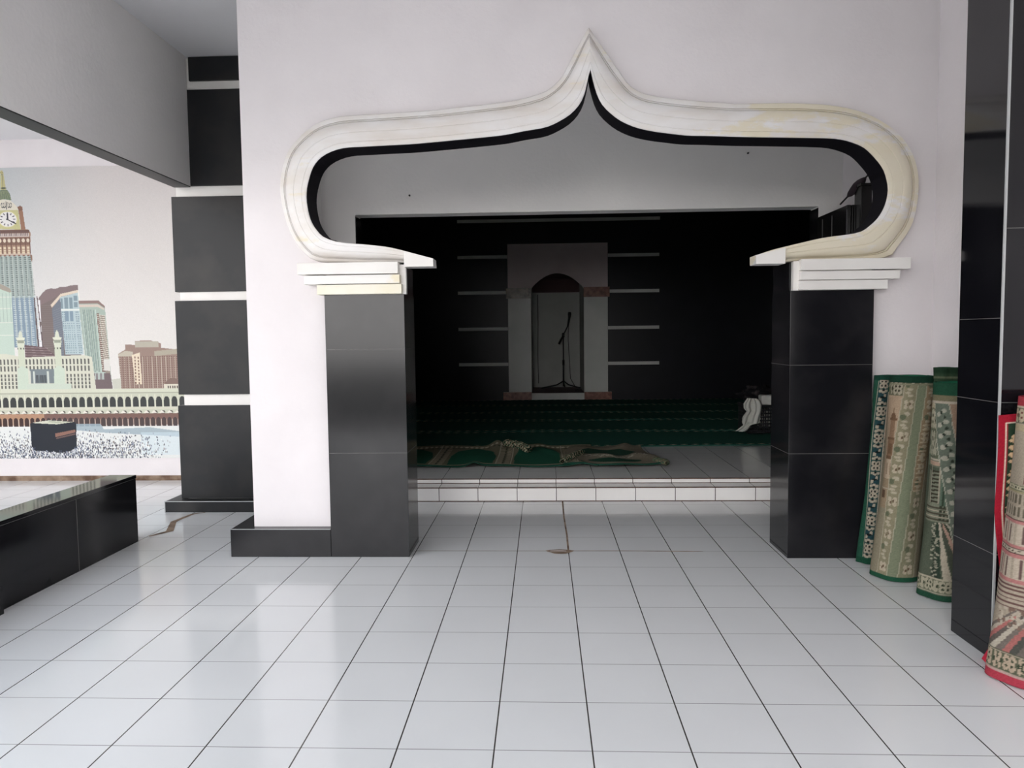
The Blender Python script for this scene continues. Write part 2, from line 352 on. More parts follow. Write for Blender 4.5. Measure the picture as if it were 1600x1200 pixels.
YW0, YW1 = 2.045, 2.11
# wall with the arch cut out: legs stand left of x=-1.39 and right of x=1.70
hole = [tuple(p) for p in INN[8:-8]]
XL, XR = -1.845, 2.03
poly = [(XL, 0), (-1.0, 0), (-1.0, hole[0][1]-.02)] + [(x, z) for x, z in hole] + [(1.30, hole[-1][1]-.02), (1.30, 0), (XR, 0), (XR, ZC), (XL, ZC)]
tri = tessellate_polygon([[Vector((x, z, 0)) for x, z in poly]])
n = len(poly); V = [(x, YW0, z) for x, z in poly] + [(x, YW1, z) for x, z in poly]
Fc = [tuple(t) for t in tri] + [tuple(i+n for i in t[::-1]) for t in tri] + [(i, (i+1) % n, (i+1) % n+n, i+n) for i in range(n)]
wf = obj('wall_front', V, Fc, M_plaster, kind='structure')
# small dirt marks at the foot of the left leg
# arch moulding, lofted profile
prof = [(0, .0), (.0, .040), (.03, .052), (.12, .060), (.165, .063), (.175, .055), (.185, .064), (.21, .067), (.22, .060), (.23, .068), (.28, .078), (.33, .085), (.40, .093), (.48, .098), (.55, .1005), (.565, .0985), (.58, .102), (.70, .105), (.83, .1085), (.845, .1065), (.86, .110), (.97, .111), (1.0, .108), (1.0, .0)]
_old = [(0, .0), (.0, .030), (.05, .040), (.10, .043), (.13, .042), (.145, .030), (.165, .040), (.18, .050), (.20, .050), (.215, .038), (.235, .058), (.27, .072), (.33, .084), (.40, .092), (.47, .098), (.52, .094), (.58, .101), (.65, .104), (.70, .100), (.76, .107), (.83, .110), (.88, .106), (.93, .111), (.97, .112), (1.0, .108), (1.0, .0)]
nb = len(prof); Vv = []; Ff = []
for (a, b) in zip(OUT, INN):
    for t, d in prof: Vv.append((a[0]+(b[0]-a[0])*t, YW0+.001-d, a[1]+(b[1]-a[1])*t))
for i in range(len(OUT)-1):
    for k in range(nb-1): Ff.append((i*nb+k, i*nb+k+1, (i+1)*nb+k+1, (i+1)*nb+k))
Ff += [tuple(range(nb)), tuple(range((len(OUT)-1)*nb, len(OUT)*nb))[::-1]]
arch = empty('arch_moulding', (.13, YW0, 1.7), 'cream-white fluted plaster moulding shaping a pointed keel arch over the entrance', 'arch')
obj('arch_band', Vv, Ff, M_arch, arch, smooth=True)
# shade-smooth only works with crease: split by angle
COL.objects[-1].modifiers.new('e', 'EDGE_SPLIT').split_angle = math.radians(38)
# black painted soffit strip
Vs, Fs = [], []; NN = len(INN)
nrm = []
for i in range(NN):
    d = INN[min(i+1, NN-1)]-INN[max(i-1, 0)]; d /= np.hypot(*d); nrm.append((-d[1], d[0]))
sg = 1
for i in range(NN):
    x, z = INN[i]; nx, nz = nrm[i]
    for y, o_ in ((YW0-.104, -.004), (YW1+.004, -.004), (YW1+.004, .0), (YW0-.104, .0)): Vs.append((x-nx*o_*-1, y, z-nz*o_*-1))
for i in range(14, NN-15):
    for k in range(4): Fs.append((i*4+k, i*4+(k+1) % 4, (i+1)*4+(k+1) % 4, (i+1)*4+k))
obj('arch_soffit', Vs, Fs, M_soffit, arch, smooth=False, label='black painted underside of the arch')
# white end blocks of the arch ledge
for nm, xs, zt in (('l', (-.905, -.742), (1.742, 1.697)), ('r', (1.023, 1.180), (1.688, 1.727))):
    zb = (1.654, 1.654) if nm == 'l' else (1.640, 1.640)
    (x0, x1), (z0, z1) = xs, zt
    Vq = [(x, y, z) for y in (YW0-.118, YW0+.0) for x, z in ((x0, zb[0]), (x1, zb[1]), (x1, z1), (x0, z0))]
    obj('ledge_block', Vq, [(0,1,2,3),(4,7,6,5),(0,4,5,1),(1,5,6,2),(2,6,7,3),(3,7,4,0)], M_white, arch)
adopt(arch)

def pillar(name, label, x0, x1, y0, y1, ztop, joints, tiers, mat=M_gran):
    r = empty(name, ((x0+x1)/2, (y0+y1)/2, 0), label, 'pillar')
    sh = box('shaft', x0, x1, y0, y1, 0, ztop, mat, r, bevel=.0015)
    for z in joints:
        boxes('tile_joint', [(x0-.0008, x1+.0008, y0-.0008, y0+.003, z-.0009, z+.0009), (x0-.0008, x0+.003, y0-.0008, y1, z-.0009, z+.0009), (x1-.003, x1+.0008, y0-.0008, y1, z-.0009, z+.0009)], M_joint, sh)
    c = tiers['core']; cp = box('capital', c[0], c[1], c[2]-.004, c[2]+.03, c[4], c[5], M_white, r, label='white stepped capital')
    box('shaft_neck', x0+.004, x1-.004, c[2]+.03, y1, ztop, c[5]-.004, mat, r)
    for t, tm in zip(tiers['t'], tiers['m']): box('capital_tier', *t, tm, cp, bevel=.002)
    return r
pL = pillar('granite_pillar', 'black granite-clad pillar left of the arch opening, carrying a white stepped capital', -1.372, -.918, 1.98, 2.30, 1.507, (1.198, .605),
    dict(core=(-1.36, -.905, 1.985, 2.29, 1.507, 1.672), m=(M_cream, M_cream2, M_white), t=[(-1.403, -.925, 1.945, 2.058, 1.508, 1.562), (-1.474, -.934, 1.94, 2.058, 1.566, 1.614), (-1.510, -.942, 1.935, 2.058, 1.620, 1.684)]))
box('plinth', -1.962, -1.374, 1.98, 2.36, 0, .163, M_gran, pL, bevel=.0015, label='low black granite plinth beside the pillar foot')
boxes('tile_joint', [(-1.963, -1.374, 1.979, 1.982, .161, .164), (-1.963, -1.960, 1.979, 2.36, .161, .164)], M_edge, pL)
pR = pillar('granite_pillar', 'black granite-clad pillar right of the arch opening, beside the green rug rolls', 1.222, 1.672, 1.965, 2.29, 1.495, (1.085, .592),
    dict(core=(1.236, 1.66, 1.972, 2.29, 1.495, 1.655), m=(M_white, M_white, M_white), t=[(1.262, 1.736, 1.945, 2.058, 1.497, 1.547), (1.266, 1.797, 1.94, 2.058, 1.551, 1.597), (1.268, 1.852, 1.935, 2.058, 1.603, 1.663)]))
adopt(pL); adopt(pR)

# near right pillar
pn = empty('granite_pillar', (1.85, .79, 0), 'tall polished black granite pillar at the right edge of the porch, in front of the red rug', 'pillar')
box('shaft', 1.573, 2.2, .662, .947, 0, ZC-.002, M_gran_m, pn, bevel=.002)
boxes('tile_joint', [(1.5722, 1.576, .662, .947, z-.001, z+.001) for z in (.411, .993, 1.31)] + [(1.573, 2.2, .6612, .665, z-.001, z+.001) for z in (.411, .993, 1.642)] , M_joint, pn)
box('corner_edge', 1.570, 1.5775, .6585, .666, 0, ZC-.002, M_edge, pn, label='thin pale corner edge strip')
adopt(pn)

# right side wall, walls round the vestibule
boxes('wall_right', [(XR, XR+.12, .947, YW1, 0, ZC), (2.13, 2.25, YW1, YI, 0, ZC)], M_plaster, kind='structure')
box('wall_right_2', XR+.12, XR+.2, -3.6, .947, 0, ZC, M_plaster, kind='structure').name = 'wall_right_porch'
box('wall_vestibule_left', -1.972, -1.85, 3.12, YI, 0, ZC, M_plaster2, kind='structure').name = 'wall_left'
# inner wall with the wide opening to the prayer hall
OX0, OX1, OZ = -1.585, 1.950, 2.215; ZH = 3.6
boxes('wall_inner', [(-2.80, OX0, YI, YI+.15, 0, ZH), (OX1, 4.5, YI, YI+.15, 0, ZH), (OX0, OX1, YI, YI+.15, OZ, ZH)], M_plaster2, kind='structure')
boxes('trim_3', [(OX0, OX0+.006, YI-.004, YI+.155, ZP, OZ-.012), (OX1-.006, OX1, YI-.004, YI+.155, ZP, OZ-.012)], M_gran, kind='structure')
box('ceiling', -3.0, 2.3, -3.6, YI+.1, ZC, ZC+.12, M_ceil, kind='structure')
box('ceiling_annex', -7.5, -3.0, .2, 4.4, 3.045, 3.2, M_ceil, kind='structure').name = 'ceiling_2'
for x_, z_ in ((-1.157, 2.355), (1.42, 2.62)):
    tube('wall_nail', [(x_, YI-.012, z_), (x_, YI+.005, z_)], .007, M_metal, bpy.data.objects['wall_inner'])
# hall shell
HX0, HX1, YB = -3.6, 4.0, 10.72
ZH = 3.6
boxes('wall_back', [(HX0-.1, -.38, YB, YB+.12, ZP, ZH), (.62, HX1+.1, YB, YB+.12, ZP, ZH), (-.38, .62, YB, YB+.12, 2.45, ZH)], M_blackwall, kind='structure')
WB = bpy.data.objects['wall_back']
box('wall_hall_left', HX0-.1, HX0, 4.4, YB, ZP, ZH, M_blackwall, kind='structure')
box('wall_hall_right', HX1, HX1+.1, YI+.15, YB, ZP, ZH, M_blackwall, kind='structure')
obj('floor_hall_side', [(-3.7,4.4,ZP),(-2.76,4.4,ZP),(-2.76,10.7,ZP),(-3.7,10.7,ZP)], [(0,1,2,3)], M_plat, kind='structure')
box('ceiling_hall', HX0-.1, HX1+.1, YI+.15, 12.4, ZH, ZH+.1, M_ceil, kind='structure')
box('wall_hall_return', -2.84, -2.76, YI+.15, 4.30, 0, ZH, M_plaster2, kind='structure')
for z, w in ((3.245, 0), (2.63, 1), (2.016, 1), (1.388, 1), (.772, 1)):
    if not w: box('inlay_strip', -1.60, 1.88, YB-.006, YB+.01, z-.028, z+.028, M_greyst, WB)
    else:
        box('inlay_strip', -1.605, -.74, YB-.006, YB+.01, z-.028, z+.028, M_greyst, WB)
        box('inlay_strip', .99, 1.87, YB-.006, YB+.01, z-.028, z+.028, M_greyst, WB)

# mihrab
mh = empty('mihrab', (.12, YB, ZP), 'pale prayer niche with round arch and brown marble bands in the black back wall', 'niche')
NX0, NX1, ZS, ZA = -.338, .575, 2.06, 2.335
bm = bmesh.new()
N = 24; arc = []
for k in range(N+1):
    t = k/N; x = NX0+(NX1-NX0)*t; arc.append((x, ZS+(ZA-ZS)*math.sin(math.pi*t)**.8))
pol = [(-.735, ZP), (NX0, ZP)] + [(NX0, ZS)] + arc[1:-1] + [(NX1, ZS), (NX1, ZP), (.985, ZP), (.985, 2.842), (-.735, 2.842)]
tri = tessellate_polygon([[Vector((x, z, 0)) for x, z in pol]]); n = len(pol)
V = [(x, YB-.03, z) for x, z in pol] + [(x, YB+.001, z) for x, z in pol]
obj('surround', V, [tuple(t) for t in tri] + [tuple(i+n for i in t[::-1]) for t in tri] + [(i, (i+1) % n, (i+1) % n+n, i+n) for i in range(n)], M_mihtile, mh)
# upper panel is pinker plaster: thin proud panel over the arch
pol2 = [(-.735, 2.09), (NX0-.01, 2.09), (NX0, ZS+.03)] + [(x, z+.002) for x, z in arc[1:-1]] + [(NX1, ZS+.03), (NX1+.01, 2.09), (.985, 2.09), (.985, 2.842), (-.735, 2.842)]
tri = tessellate_polygon([[Vector((x, z, 0)) for x, z in pol2]]); n = len(pol2)
M_pink = noisy('pinkish_plaster', (.72, .60, .60), (.80, .68, .67), scale=2, rough=.6)
V = [(x, YB-.036, z) for x, z in pol2] + [(x, YB-.029, z) for x, z in pol2]
obj('upper_panel', V, [tuple(t) for t in tri] + [tuple(i+n for i in t[::-1]) for t in tri] + [(i, (i+1) % n, (i+1) % n+n, i+n) for i in range(n)], M_pink, mh, label='pinkish plaster panel over the niche')
box('capital_band', -.765, NX0+.004, YB-.06, YB, 1.91, 2.085, M_browng, mh, label='olive-brown marble band')
box('capital_band', NX1-.004, 1.015, YB-.06, YB, 1.92, 2.09, M_brown, mh, label='red-brown marble band')
box('base_band', -.83, NX0, YB-.08, YB, ZP, .285, M_brown, mh); box('base_band', NX1, 1.045, YB-.08, YB, ZP, .28, M_brown, mh)
box('sill', NX0, NX1, YB-.05, YB+.02, ZP, .262, M_mihtile, mh)
NB = 12.2
nw = noisy('niche_wall', (.50, .52, .48), (.60, .61, .57), scale=1.5, rough=.5)
box('niche_side', NX0-.06, NX0, YB, NB, ZP, ZS+.3, nw, mh); box('niche_side', NX1, NX1+.06, YB, NB, ZP, ZS+.3, nw, mh)
box('niche_back', NX0-.06, NX1+.06, NB, NB+.06, ZP, 2.09, nw, mh)
box('niche_lunette', NX0-.06, NX1+.06, NB, NB+.06, 2.092, 2.5, M_maroon, mh)
box('niche_vault', NX0-.06, NX1+.06, YB+.12, NB, 2.35, 2.43, M_maroon, mh)
box('niche_floor', NX0, NX1, YB+.02, NB, ZP, .262, M_maroon, mh, label='maroon carpeted niche floor')
tube('hanging_cable', [(-.23, NB-.03, 2.05), (-.225, NB-.03, 1.5), (-.235, NB-.03, .9), (-.225, NB-.03, .34)], .006, M_metal, mh)
adopt(mh)

# microphone stand in the niche
ms = empty('microphone_stand', (.25, 11.9, .262), 'black microphone stand with tilted boom inside the prayer niche', 'microphone stand')
tube('pole', [(.25, 11.9, .30), (.25, 11.9, .75), (.25, 11.9, .76), (.25, 11.9, 1.25)], [.015, .015, .011, .011], M_metal, ms)
tube('height_clamp', [(.25, 11.9, .70), (.25, 11.9, .80)], .022, M_metal, ms)
tube('pivot', [(.25, 11.88, 1.24), (.25, 11.92, 1.30)], .026, M_metal, ms)
tube('boom', [(.165, 11.9, 1.10), (.25, 11.9, 1.27), (.34, 11.86, 1.45)], [.02, .011, .011], M_metal, ms)
mc = tube('microphone', [(.335, 11.86, 1.43), (.365, 11.85, 1.60), (.37, 11.85, 1.66), (.372, 11.85, 1.70)], [.018, .024, .034, .026], M_metal, ms, n=12)
for ex, ey in ((-.17, 11.75), (.56, 11.72), (.28, 12.12)):
    tube('leg', [(.25, 11.9, .40), (.25+(ex-.25)*.3, 11.9+(ey-11.9)*.3, .33), (ex, ey, .275)], .013, M_metal, ms)
tube('cable', [(.35, 11.86, 1.50), (.34, 11.83, 1.2), (.36, 11.83, .8), (.38, 11.83, .45), (.47, 11.8, .285), (.56, 11.6, .272), (.45, 11.3, .27)], .006, M_metal, ms)
adopt(ms)

# ------------------------------------------------------------------ left side: block pillar, beam, bench, banner
bp_ = empty('block_pillar', (-2.4, 3.35, 0), 'square pillar of stacked black tile blocks parted by white bands, beside the mosque banner', 'pillar')
box('core', -2.80, -1.975, 3.185, YI-.002, 0, ZC-.003, M_white, bp_)
for x0, z0, z1 in ((-2.84, .085, .779), (-2.832, .86, 1.549), (-2.828, 1.614, 2.301), (-2.70, 2.376, 3.058), (-2.665, 3.12, ZC-.004)):
    box('tile_block', x0, -1.973, 3.165, YI-.001, z0, z1, M_gran_d, bp_, bevel=.003)
box('plinth', -2.925, -1.973, 3.075, YI-.001, 0, .080, M_gran_d, bp_, bevel=.003)
boxes('tile_joint', [(-2.926, -1.973, 3.0735, 3.079, .0775, .0825), (-2.927, -2.920, 3.0735, 3.079, 0, .08)], M_edge, bp_)
adopt(bp_)
bmr = empty('ceiling_beam', (-2.72, .5, 2.37), 'deep white ceiling beam with a black underside running to the block pillar', 'beam')
box('beam_body', -2.80, -2.68, -3.6, 3.163, 2.372, ZC-.001, M_plaster2, bmr)
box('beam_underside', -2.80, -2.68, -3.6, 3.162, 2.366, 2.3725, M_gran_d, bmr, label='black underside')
adopt(bmr)
bn = empty('bench', (-2.78, 1.3, 0), 'long low black granite bench wall with a shiny top on the left of the porch', 'bench')
box('body', -2.87, -2.703, -2.2, 2.318, 0, .40, M_gran, bn)
box('top_slab', -2.872, -2.70, -2.2, 2.321, .40, .421, M_gran_m, bn, bevel=.0015)
boxes('tile_joint', [(-2.7035, -2.7015, y-.0012, y+.0012, 0, .40) for y in (1.72, 1.1, .5)] + [(-2.7035, -2.7015, -2.2, 2.31, .3985, .4015)], M_joint, bn)
box('foot', -2.75, -2.66, .94, 1.09, 0, .13, M_gran, bn)
adopt(bn)
YM = 4.30
wm = box('wall_banner', -7.5, -2.76, YM, YM+.1, 0, 3.6, M_plaster, kind='structure')
wm.name = 'wall_left_back'
box('baseboard_back', -7.4, -2.85, YM-.006, YM, 0, .045, M_dirt, kind='structure')
box('wall_far_left', -7.5, -7.4, .2, YM, 0, 3.1, M_plaster, kind='structure')

# banner print
def banner():
    res = 1/1.5; X0, Y0, X1, Y1 = -235, 261, 289, 717           # print units, y down
    cv = Canvas(X1-X0, Y1-Y0, res, (205, 203, 201))
    def T(x, y): return (x-X0, y-Y0)
    def rect(x0, y0, x1, y1, c, al=1): cv.rect(x0-X0, y0-Y0, x1-X0, y1-Y0, c, al)
    def poly(p, c, al=1): cv.poly([T(*q) for q in p], c, al)
    def ell(x, y, rx, ry, c, al=1): cv.ell(x-X0, y-Y0, rx, ry, c, al)
    def line(x0, y0, x1, y1, w, c, al=1): cv.line(x0-X0, y0-Y0, x1-X0, y1-Y0, w, c, al)
    # sky: bluish at upper left to warm white
    gx = (cv.X+X0); gy = (cv.Y+Y0)
    t = np.clip((gx+60)/230, 0, 1)[..., None]; s = np.clip((gy-260)/320, 0, 1)[..., None]
    a = np.array(lin((176, 186, 190))); b = np.array(lin((206, 200, 198))); c = np.array(lin((222, 219, 215)))
    cv.a[:] = ((a*(1-t)+b*t)*(1-s) + c*s)
    # arcs of building behind: second tower (curved, brown/grey)
    poly([(59, 470), (66, 456), (78, 449), (94, 448), (124, 444), (124, 560), (62, 560)], (118, 106, 104))
    poly([(57, 470), (60, 462), (66, 455), (72, 450), (80, 448), (88, 449), (95, 446), (104, 446), (112, 444), (124, 443), (124, 452), (96, 457), (80, 466), (62, 474)], (128, 112, 112))
    for k in range(26): rect(63+k*.0, 474+k*3.3, 84, 475+k*3.3, (134, 124, 118), .5)
    poly([(78, 474), (95, 457), (124, 451), (124, 455), (97, 461), (80, 478)], (214, 200, 182))
    poly([(80, 480), (95, 462), (96, 462), (96, 556), (82, 556)], (112, 118, 128))
    for k in range(22): line(81, 484+k*3.4, 96, 478+k*3.6, .8, (138, 140, 146), .6)
    poly([(94, 462), (124, 455), (129, 552), (98, 552)], (176, 192, 196))
    for gx0 in (101, 108.5): rect(gx0, 463, gx0+5.5, 480, (128, 146, 154)); rect(gx0, 484, gx0+5.5, 500, (126, 146, 160))
    rect(95, 464, 98, 480, (128, 146, 154)); rect(116, 460, 122, 468, (128, 146, 154)); rect(116, 470, 122, 478, (128, 146, 154))
    rect(95, 481, 125, 483, (218, 222, 216))
    for j in range(19):
        y = 485+j*3.5
        for x in (96, 99, 118, 121): rect(x+j*.15, y, x+1.8+j*.15, y+1.8, (126, 144, 152))
        if j > 4:
            for x in (103, 106, 109.5, 113): rect(x+j*.12, y, x+1.5+j*.12, y+1.8, (132, 152, 158))
    line(124, 452, 129, 552, 1.6, (224, 222, 214))
    # third tower (greenish glass, brown cornice)
    poly([(124, 470), (156, 470), (166, 479), (172, 606), (134, 606), (127, 520)], (164, 178, 168))
    poly([(124, 468), (156, 468), (166, 477), (166, 480), (155, 473), (124, 473)], (140, 118, 112)); poly([(124, 474), (155, 474), (165, 481), (165, 483), (155, 478), (124, 478)], (206, 192, 180))
    for k in range(7): line(129+k*3.6, 482, 135+k*3.4, 580, 1.2, (128, 146, 140) if k % 2 else (188, 204, 196))
    for k in range(3): line(130+k*6.5, 482, 136+k*6.2, 578, 1.6, (110, 126, 124), .7)
    poly([(152, 488), (156, 488), (162, 580), (157, 580)], (120, 98, 92)); poly([(157, 490), (165, 492), (170, 582), (162, 582)], (146, 136, 126))
    for k in range(28): line(152.5+k*.17, 490+k*3.2, 166+k*.15, 492+k*3.2, 1.0, (214, 206, 192))
    poly([(143, 582), (170, 582), (173, 607), (145, 607)], (112, 98, 100)); rect(160, 560, 170, 578, (212, 210, 204))
    for k in range(7): rect(145+k*2.2, 580, 146+k*2.2, 592, (188, 200, 194))
    # clock tower
    for sx in (1, ):
        pass
    poly([(-32, 396), (50, 396), (55, 540), (-38, 540)], (156, 168, 164))
    poly([(-36, 462), (52, 462), (55, 540), (-38, 540)], (128, 146, 160))
    for j in range(46):
        y = 399+j*3.05
        for k in range(11):
            x = -29+k*7.5+j*.04*(k-5)
            if y < 458: rect(x, y, x+4.2, y+1.5, (106, 116, 114))
            else: rect(x, y, x+4.6, y+1.2, (186, 198, 204)); 
    for k in range(12): line(-33+k*7.6, 396, -36+k*8.1, 540, 1.4, (188, 196, 190) if True else 0, .8)
    poly([(51, 462), (53, 462), (57, 560), (54, 560)], (96, 82, 84))
    for y in (466, 506, 521, 532): rect(57, y, 61.5, y+ (34 if y == 466 else 12 if y == 506 else 8), (226, 224, 226))
    poly([(56, 460), (57.5, 460), (62.5, 540), (61, 540)], (92, 78, 80))
    poly([(32, 536), (64, 540), (80, 552), (80, 560), (32, 560)], (106, 88, 90))
    for k in range(5): line(32, 540+k*4, 70+k*3, 542+k*4, .9, (148, 132, 132))
    poly([(-34, 356), (48, 356), (52, 361), (51, 376), (49, 396), (-34, 396)], (158, 128, 110))
    rect(-34, 357, 50, 361, (110, 84, 76)); rect(-33, 362, 49, 367, (196, 184, 178))
    for k in range(28): rect(-32+k*2.9, 358+(k % 3), -30.8+k*2.9, 366, (108, 88, 86))
    rect(-33, 368, 50, 380, (126, 98, 86))
    for k in range(11): ell(-30+k*7.6+1, 373, 2.6, 2.9, (216, 202, 184)); rect(-26.6+k*7.6, 368, -25.4+k*7.6, 394, (110, 82, 72))
    for j in range(3):
        for k in range(11): rect(-31.5+k*7.6, 383+j*4, -27.3+k*7.6, 385.8+j*4, (214, 198, 172))
    rect(-34, 393.5, 49, 395.5, (196, 176, 160))
    for k in range(11): rect(-31+k*7.6, 395, -28+k*7.6, 397.5, (130, 92, 82))
    poly([(49, 394), (53, 396), (52, 408), (50, 402)], (140, 112, 98))
    # clock faces block
    poly([(-22, 326), (34, 326), (36, 356), (-22, 354)], (190, 186, 138))
    poly([(34, 321), (41, 321), (44, 356), (37, 356)], (148, 112, 92)); poly([(33, 322), (38, 319), (42, 326), (36, 328)], (126, 94, 80))
    poly([(-24, 321), (-18, 321), (-17, 356), (-26, 356)], (148, 112, 92))
    poly([(-18, 326), (-16, 318), (-2, 312), (10, 309), (22, 311), (33, 321), (34, 326)], (214, 208, 194))
    ell(16, 340, 16, 12.6, (206, 200, 150)); ell(16, 340, 14.6, 11.6, (224, 222, 220))
    for k in range(12):
        a_ = k*math.pi/6; line(16+9*math.sin(a_), 340-7.2*math.cos(a_), 16+13*math.sin(a_), 340-10.4*math.cos(a_), 1.5, (70, 66, 76))
    line(16, 341, 16, 330.5, 2.2, (56, 54, 64)); line(15, 340, 29.5, 347.5, 1.6, (56, 54, 64)); ell(15, 340, 1.6, 1.5, (56, 54, 64))
    # script over the clock
    for x0 in (8.5, 11.5, 19, 22):
        for q in range(7):
            aa = -1.2+q*.55; ell(x0+1.7*math.cos(aa)*(1 if x0 > 15 else -1), 318.5+3.6*math.sin(aa), .62, .8, (52, 54, 60))
    line(15, 312, 15.4, 325, 1.2, (52, 54, 60)); line(12.8, 314, 13.4, 322, .9, (52, 54, 60)); line(17.4, 314, 17.9, 322, .9, (52, 54, 60))
    poly([(0, 311), (4, 300), (7, 295), (18, 295), (22, 301), (24, 311), (12, 309)], (112, 124, 104))
    for k in range(6): line(8+k*1.8, 296, 3+k*4, 309, .6, (150, 156, 120))
    poly([(7, 295), (8.5, 268), (11, 264), (13, 268), (16, 295)], (188, 182, 136)); line(10.8, 270, 11.2, 294, 1, (110, 112, 96))
    ell(9.5, 268, 3.6, 1.2, (160, 152, 110)); ell(12, 292, 5, 1.2, (90, 96, 84)); line(9.5, 264.5, 9.5, 270, 1, (196, 186, 130))
    # left pale round tower
    poly([(-60, 446), (-10, 438), (12, 446), (15.5, 452), (15.5, 560), (-60, 560)], (188, 204, 192))
    poly([(-60, 444), (-8, 437), (13, 447), (15.5, 452), (13, 454), (-8, 446), (-60, 450)], (160, 152, 140))
    for y in (460, 478, 500, 520): rect(-60, y, 15.5, y+1, (210, 214, 204))
    for k in range(12): rect(-54+k*6, 455, -53.2+k*6, 500, (152, 170, 162))
    for k in range(-4, 6):          # more blocks further left, off the visible part
        x = -236+k*0
    poly([(-235, 470), (-150, 462), (-92, 480), (-62, 500), (-62, 560), (-235, 560)], (170, 160, 148))
    for j in range(20):
        for k in range(24): rect(-230+k*7, 480+j*4, -227+k*7, 482+j*4, (120, 108, 102), .8)
    # right brown hotel block
    poly([(184, 552), (196, 545), (196, 537), (212, 538), (212, 532), (236, 531), (254, 536), (254, 543), (272, 545), (278, 548), (289, 548), (289, 608), (187, 608)], (150, 128, 118))
    poly([(184, 553), (196, 547), (208, 549), (208, 556), (184, 556)], (186, 178, 162)); rect(212, 533, 250, 542, (178, 172, 158)); poly([(243, 548), (289, 544), (289, 552), (243, 556)], (170, 162, 146))
    for k in range(14): rect(186+k*7.4, 557, 187.2+k*7.4, 606, (196, 184, 168), .8)
    for j in range(15):
        for k in range(28): rect(186+k*3.8, 556+j*3.4, 188+k*3.8, 558+j*3.4, (112, 84, 78), .75)
    poly([(206, 554), (219, 550), (221, 600), (210, 600)], (222, 208, 186))
    for j in range(9): rect(210, 556+j*5, 212, 559+j*5, (120, 92, 80)); rect(215.5, 557+j*5, 217.5, 560+j*5, (120, 92, 80))
    poly([(258, 600), (262, 593), (270, 590), (278, 592), (284, 600)], (126, 104, 96)); rect(256, 600, 289, 609, (214, 208, 192))
    for k in range(7): rect(262+k*3.6, 603, 264+k*3.6, 608, (90, 84, 76))
    poly([(172, 592), (187, 590), (187, 608), (174, 608)], (196, 196, 184))
    # mosque frontage with two minarets
    poly([(-235, 556), (0, 550), (32, 556), (128, 553), (141, 556), (146, 612), (-235, 612)], (206, 206, 190))
    for j, (y, h) in enumerate(((560, 7), (571, 7), (583, 4), (589, 4), (595, 4), (601, 4), (607, 3))):
        for k in range(62):
            x = -232+k*6.0
            if x > 136: break
            if 33 < x < 96 and j > 1: continue
            wd = 2.6
            rect(x, y, x+wd, y+h, (96, 96, 92)); 
            if j < 2: ell(x+wd/2, y, wd/2, 1.6, (96, 96, 92))
    rect(38, 575, 80, 597, (120, 130, 134)); rect(36, 577, 39, 600, (206, 208, 196)); rect(43, 578, 46, 598, (200, 206, 198)); rect(66, 578, 69, 598, (200, 206, 198))
    for k in range(8): rect(48+k*2.2, 584, 49.2+k*2.2, 596, (52, 54, 60))
    for mx in (26, 86):
        poly([(mx-5, 540), (mx+5, 540), (mx+5.5, 575), (mx-5.5, 575)], (200, 206, 186)); poly([(mx-7, 530), (mx+7, 530), (mx+5, 540), (mx-5, 540)], (208, 212, 194)); rect(mx-5, 527, mx+5, 533, (150, 156, 140))
        poly([(mx-7.5, 525), (mx+7.5, 525), (mx+6, 529), (mx-6, 529)], (214, 216, 198)); poly([(mx-4, 525), (mx-2.4, 517), (mx, 513), (mx+2.4, 517), (mx+4, 525)], (206, 210, 192))
        poly([(mx-8, 574), (mx, 569), (mx+9, 574), (mx+10, 610), (mx-9, 610)], (196, 208, 192)); rect(mx-6, 541, mx-4.5, 543, (90, 92, 84)); rect(mx-1, 541, mx+.5, 543, (90, 92, 84)); rect(mx+3.5, 541, mx+5, 543, (90, 92, 84))
    rect(33, 598, 105, 609, (196, 206, 192)); rect(46, 608, 78, 614, (216, 218, 202))
    for k in range(7): rect(48+k*4.2, 610, 49.8+k*4.2, 613.5, (78, 80, 74))
    # roof band and two-storey arcade sweeping across
    rect(-235, 612, 289, 648, (196, 198, 180)); rect(-235, 607, 289, 612, (206, 208, 190)); rect(-235, 613, 289, 614, (160, 162, 146))
    for k in range(42):
        x = -230+k*12.55
        ell(x, 625, 4.4, 6, (58, 60, 60)); rect(x-4.8, 625, x+4.8, 635.5, (58, 60, 60)); rect(x+5.6, 616, x+6.8, 636, (216, 216, 198))
    rect(-235, 636, 289, 639.5, (206, 204, 188))
    for k in range(42):
        x = -224+k*12.55
        ell(x, 644, 3.6, 3.0, (84, 82, 74))
    rect(-235, 646, 60, 664, (176, 138, 112)); rect(58, 646, 289, 664, (120, 92, 84))
    for k in range(42):
        x = -226+k*12.55; poly([(x-5, 645.5), (x, 641), (x+5, 645.5)], (226, 222, 212))
    for k in range(60):
        x = -232+k*9
        ell(x, 657, 3.6, 5, (66, 48, 46) if x < 60 else (74, 62, 62)); rect(x-3.6, 657, x+3.6, 666, (66, 48, 46) if x < 60 else (74, 62, 62)); rect(x+4, 655, x+4.7, 668, (196, 180, 166))
    # courtyard: white marble, crowd
    cv.put((gy > 666), (222, 224, 222))
    poly([(108, 662), (150, 662), (155, 671), (230, 668), (289, 676), (289, 684), (150, 676), (108, 672)], (150, 168, 178), .85)
    cv.put((gy > 676) & (gx > 215) & (gx < 289) & (gy < 712), (200, 218, 226), .5)
    n = 5200
    xs = RNG.uniform(-235, 285, n); ys = 668+50*RNG.beta(2.6, 1.15, n)
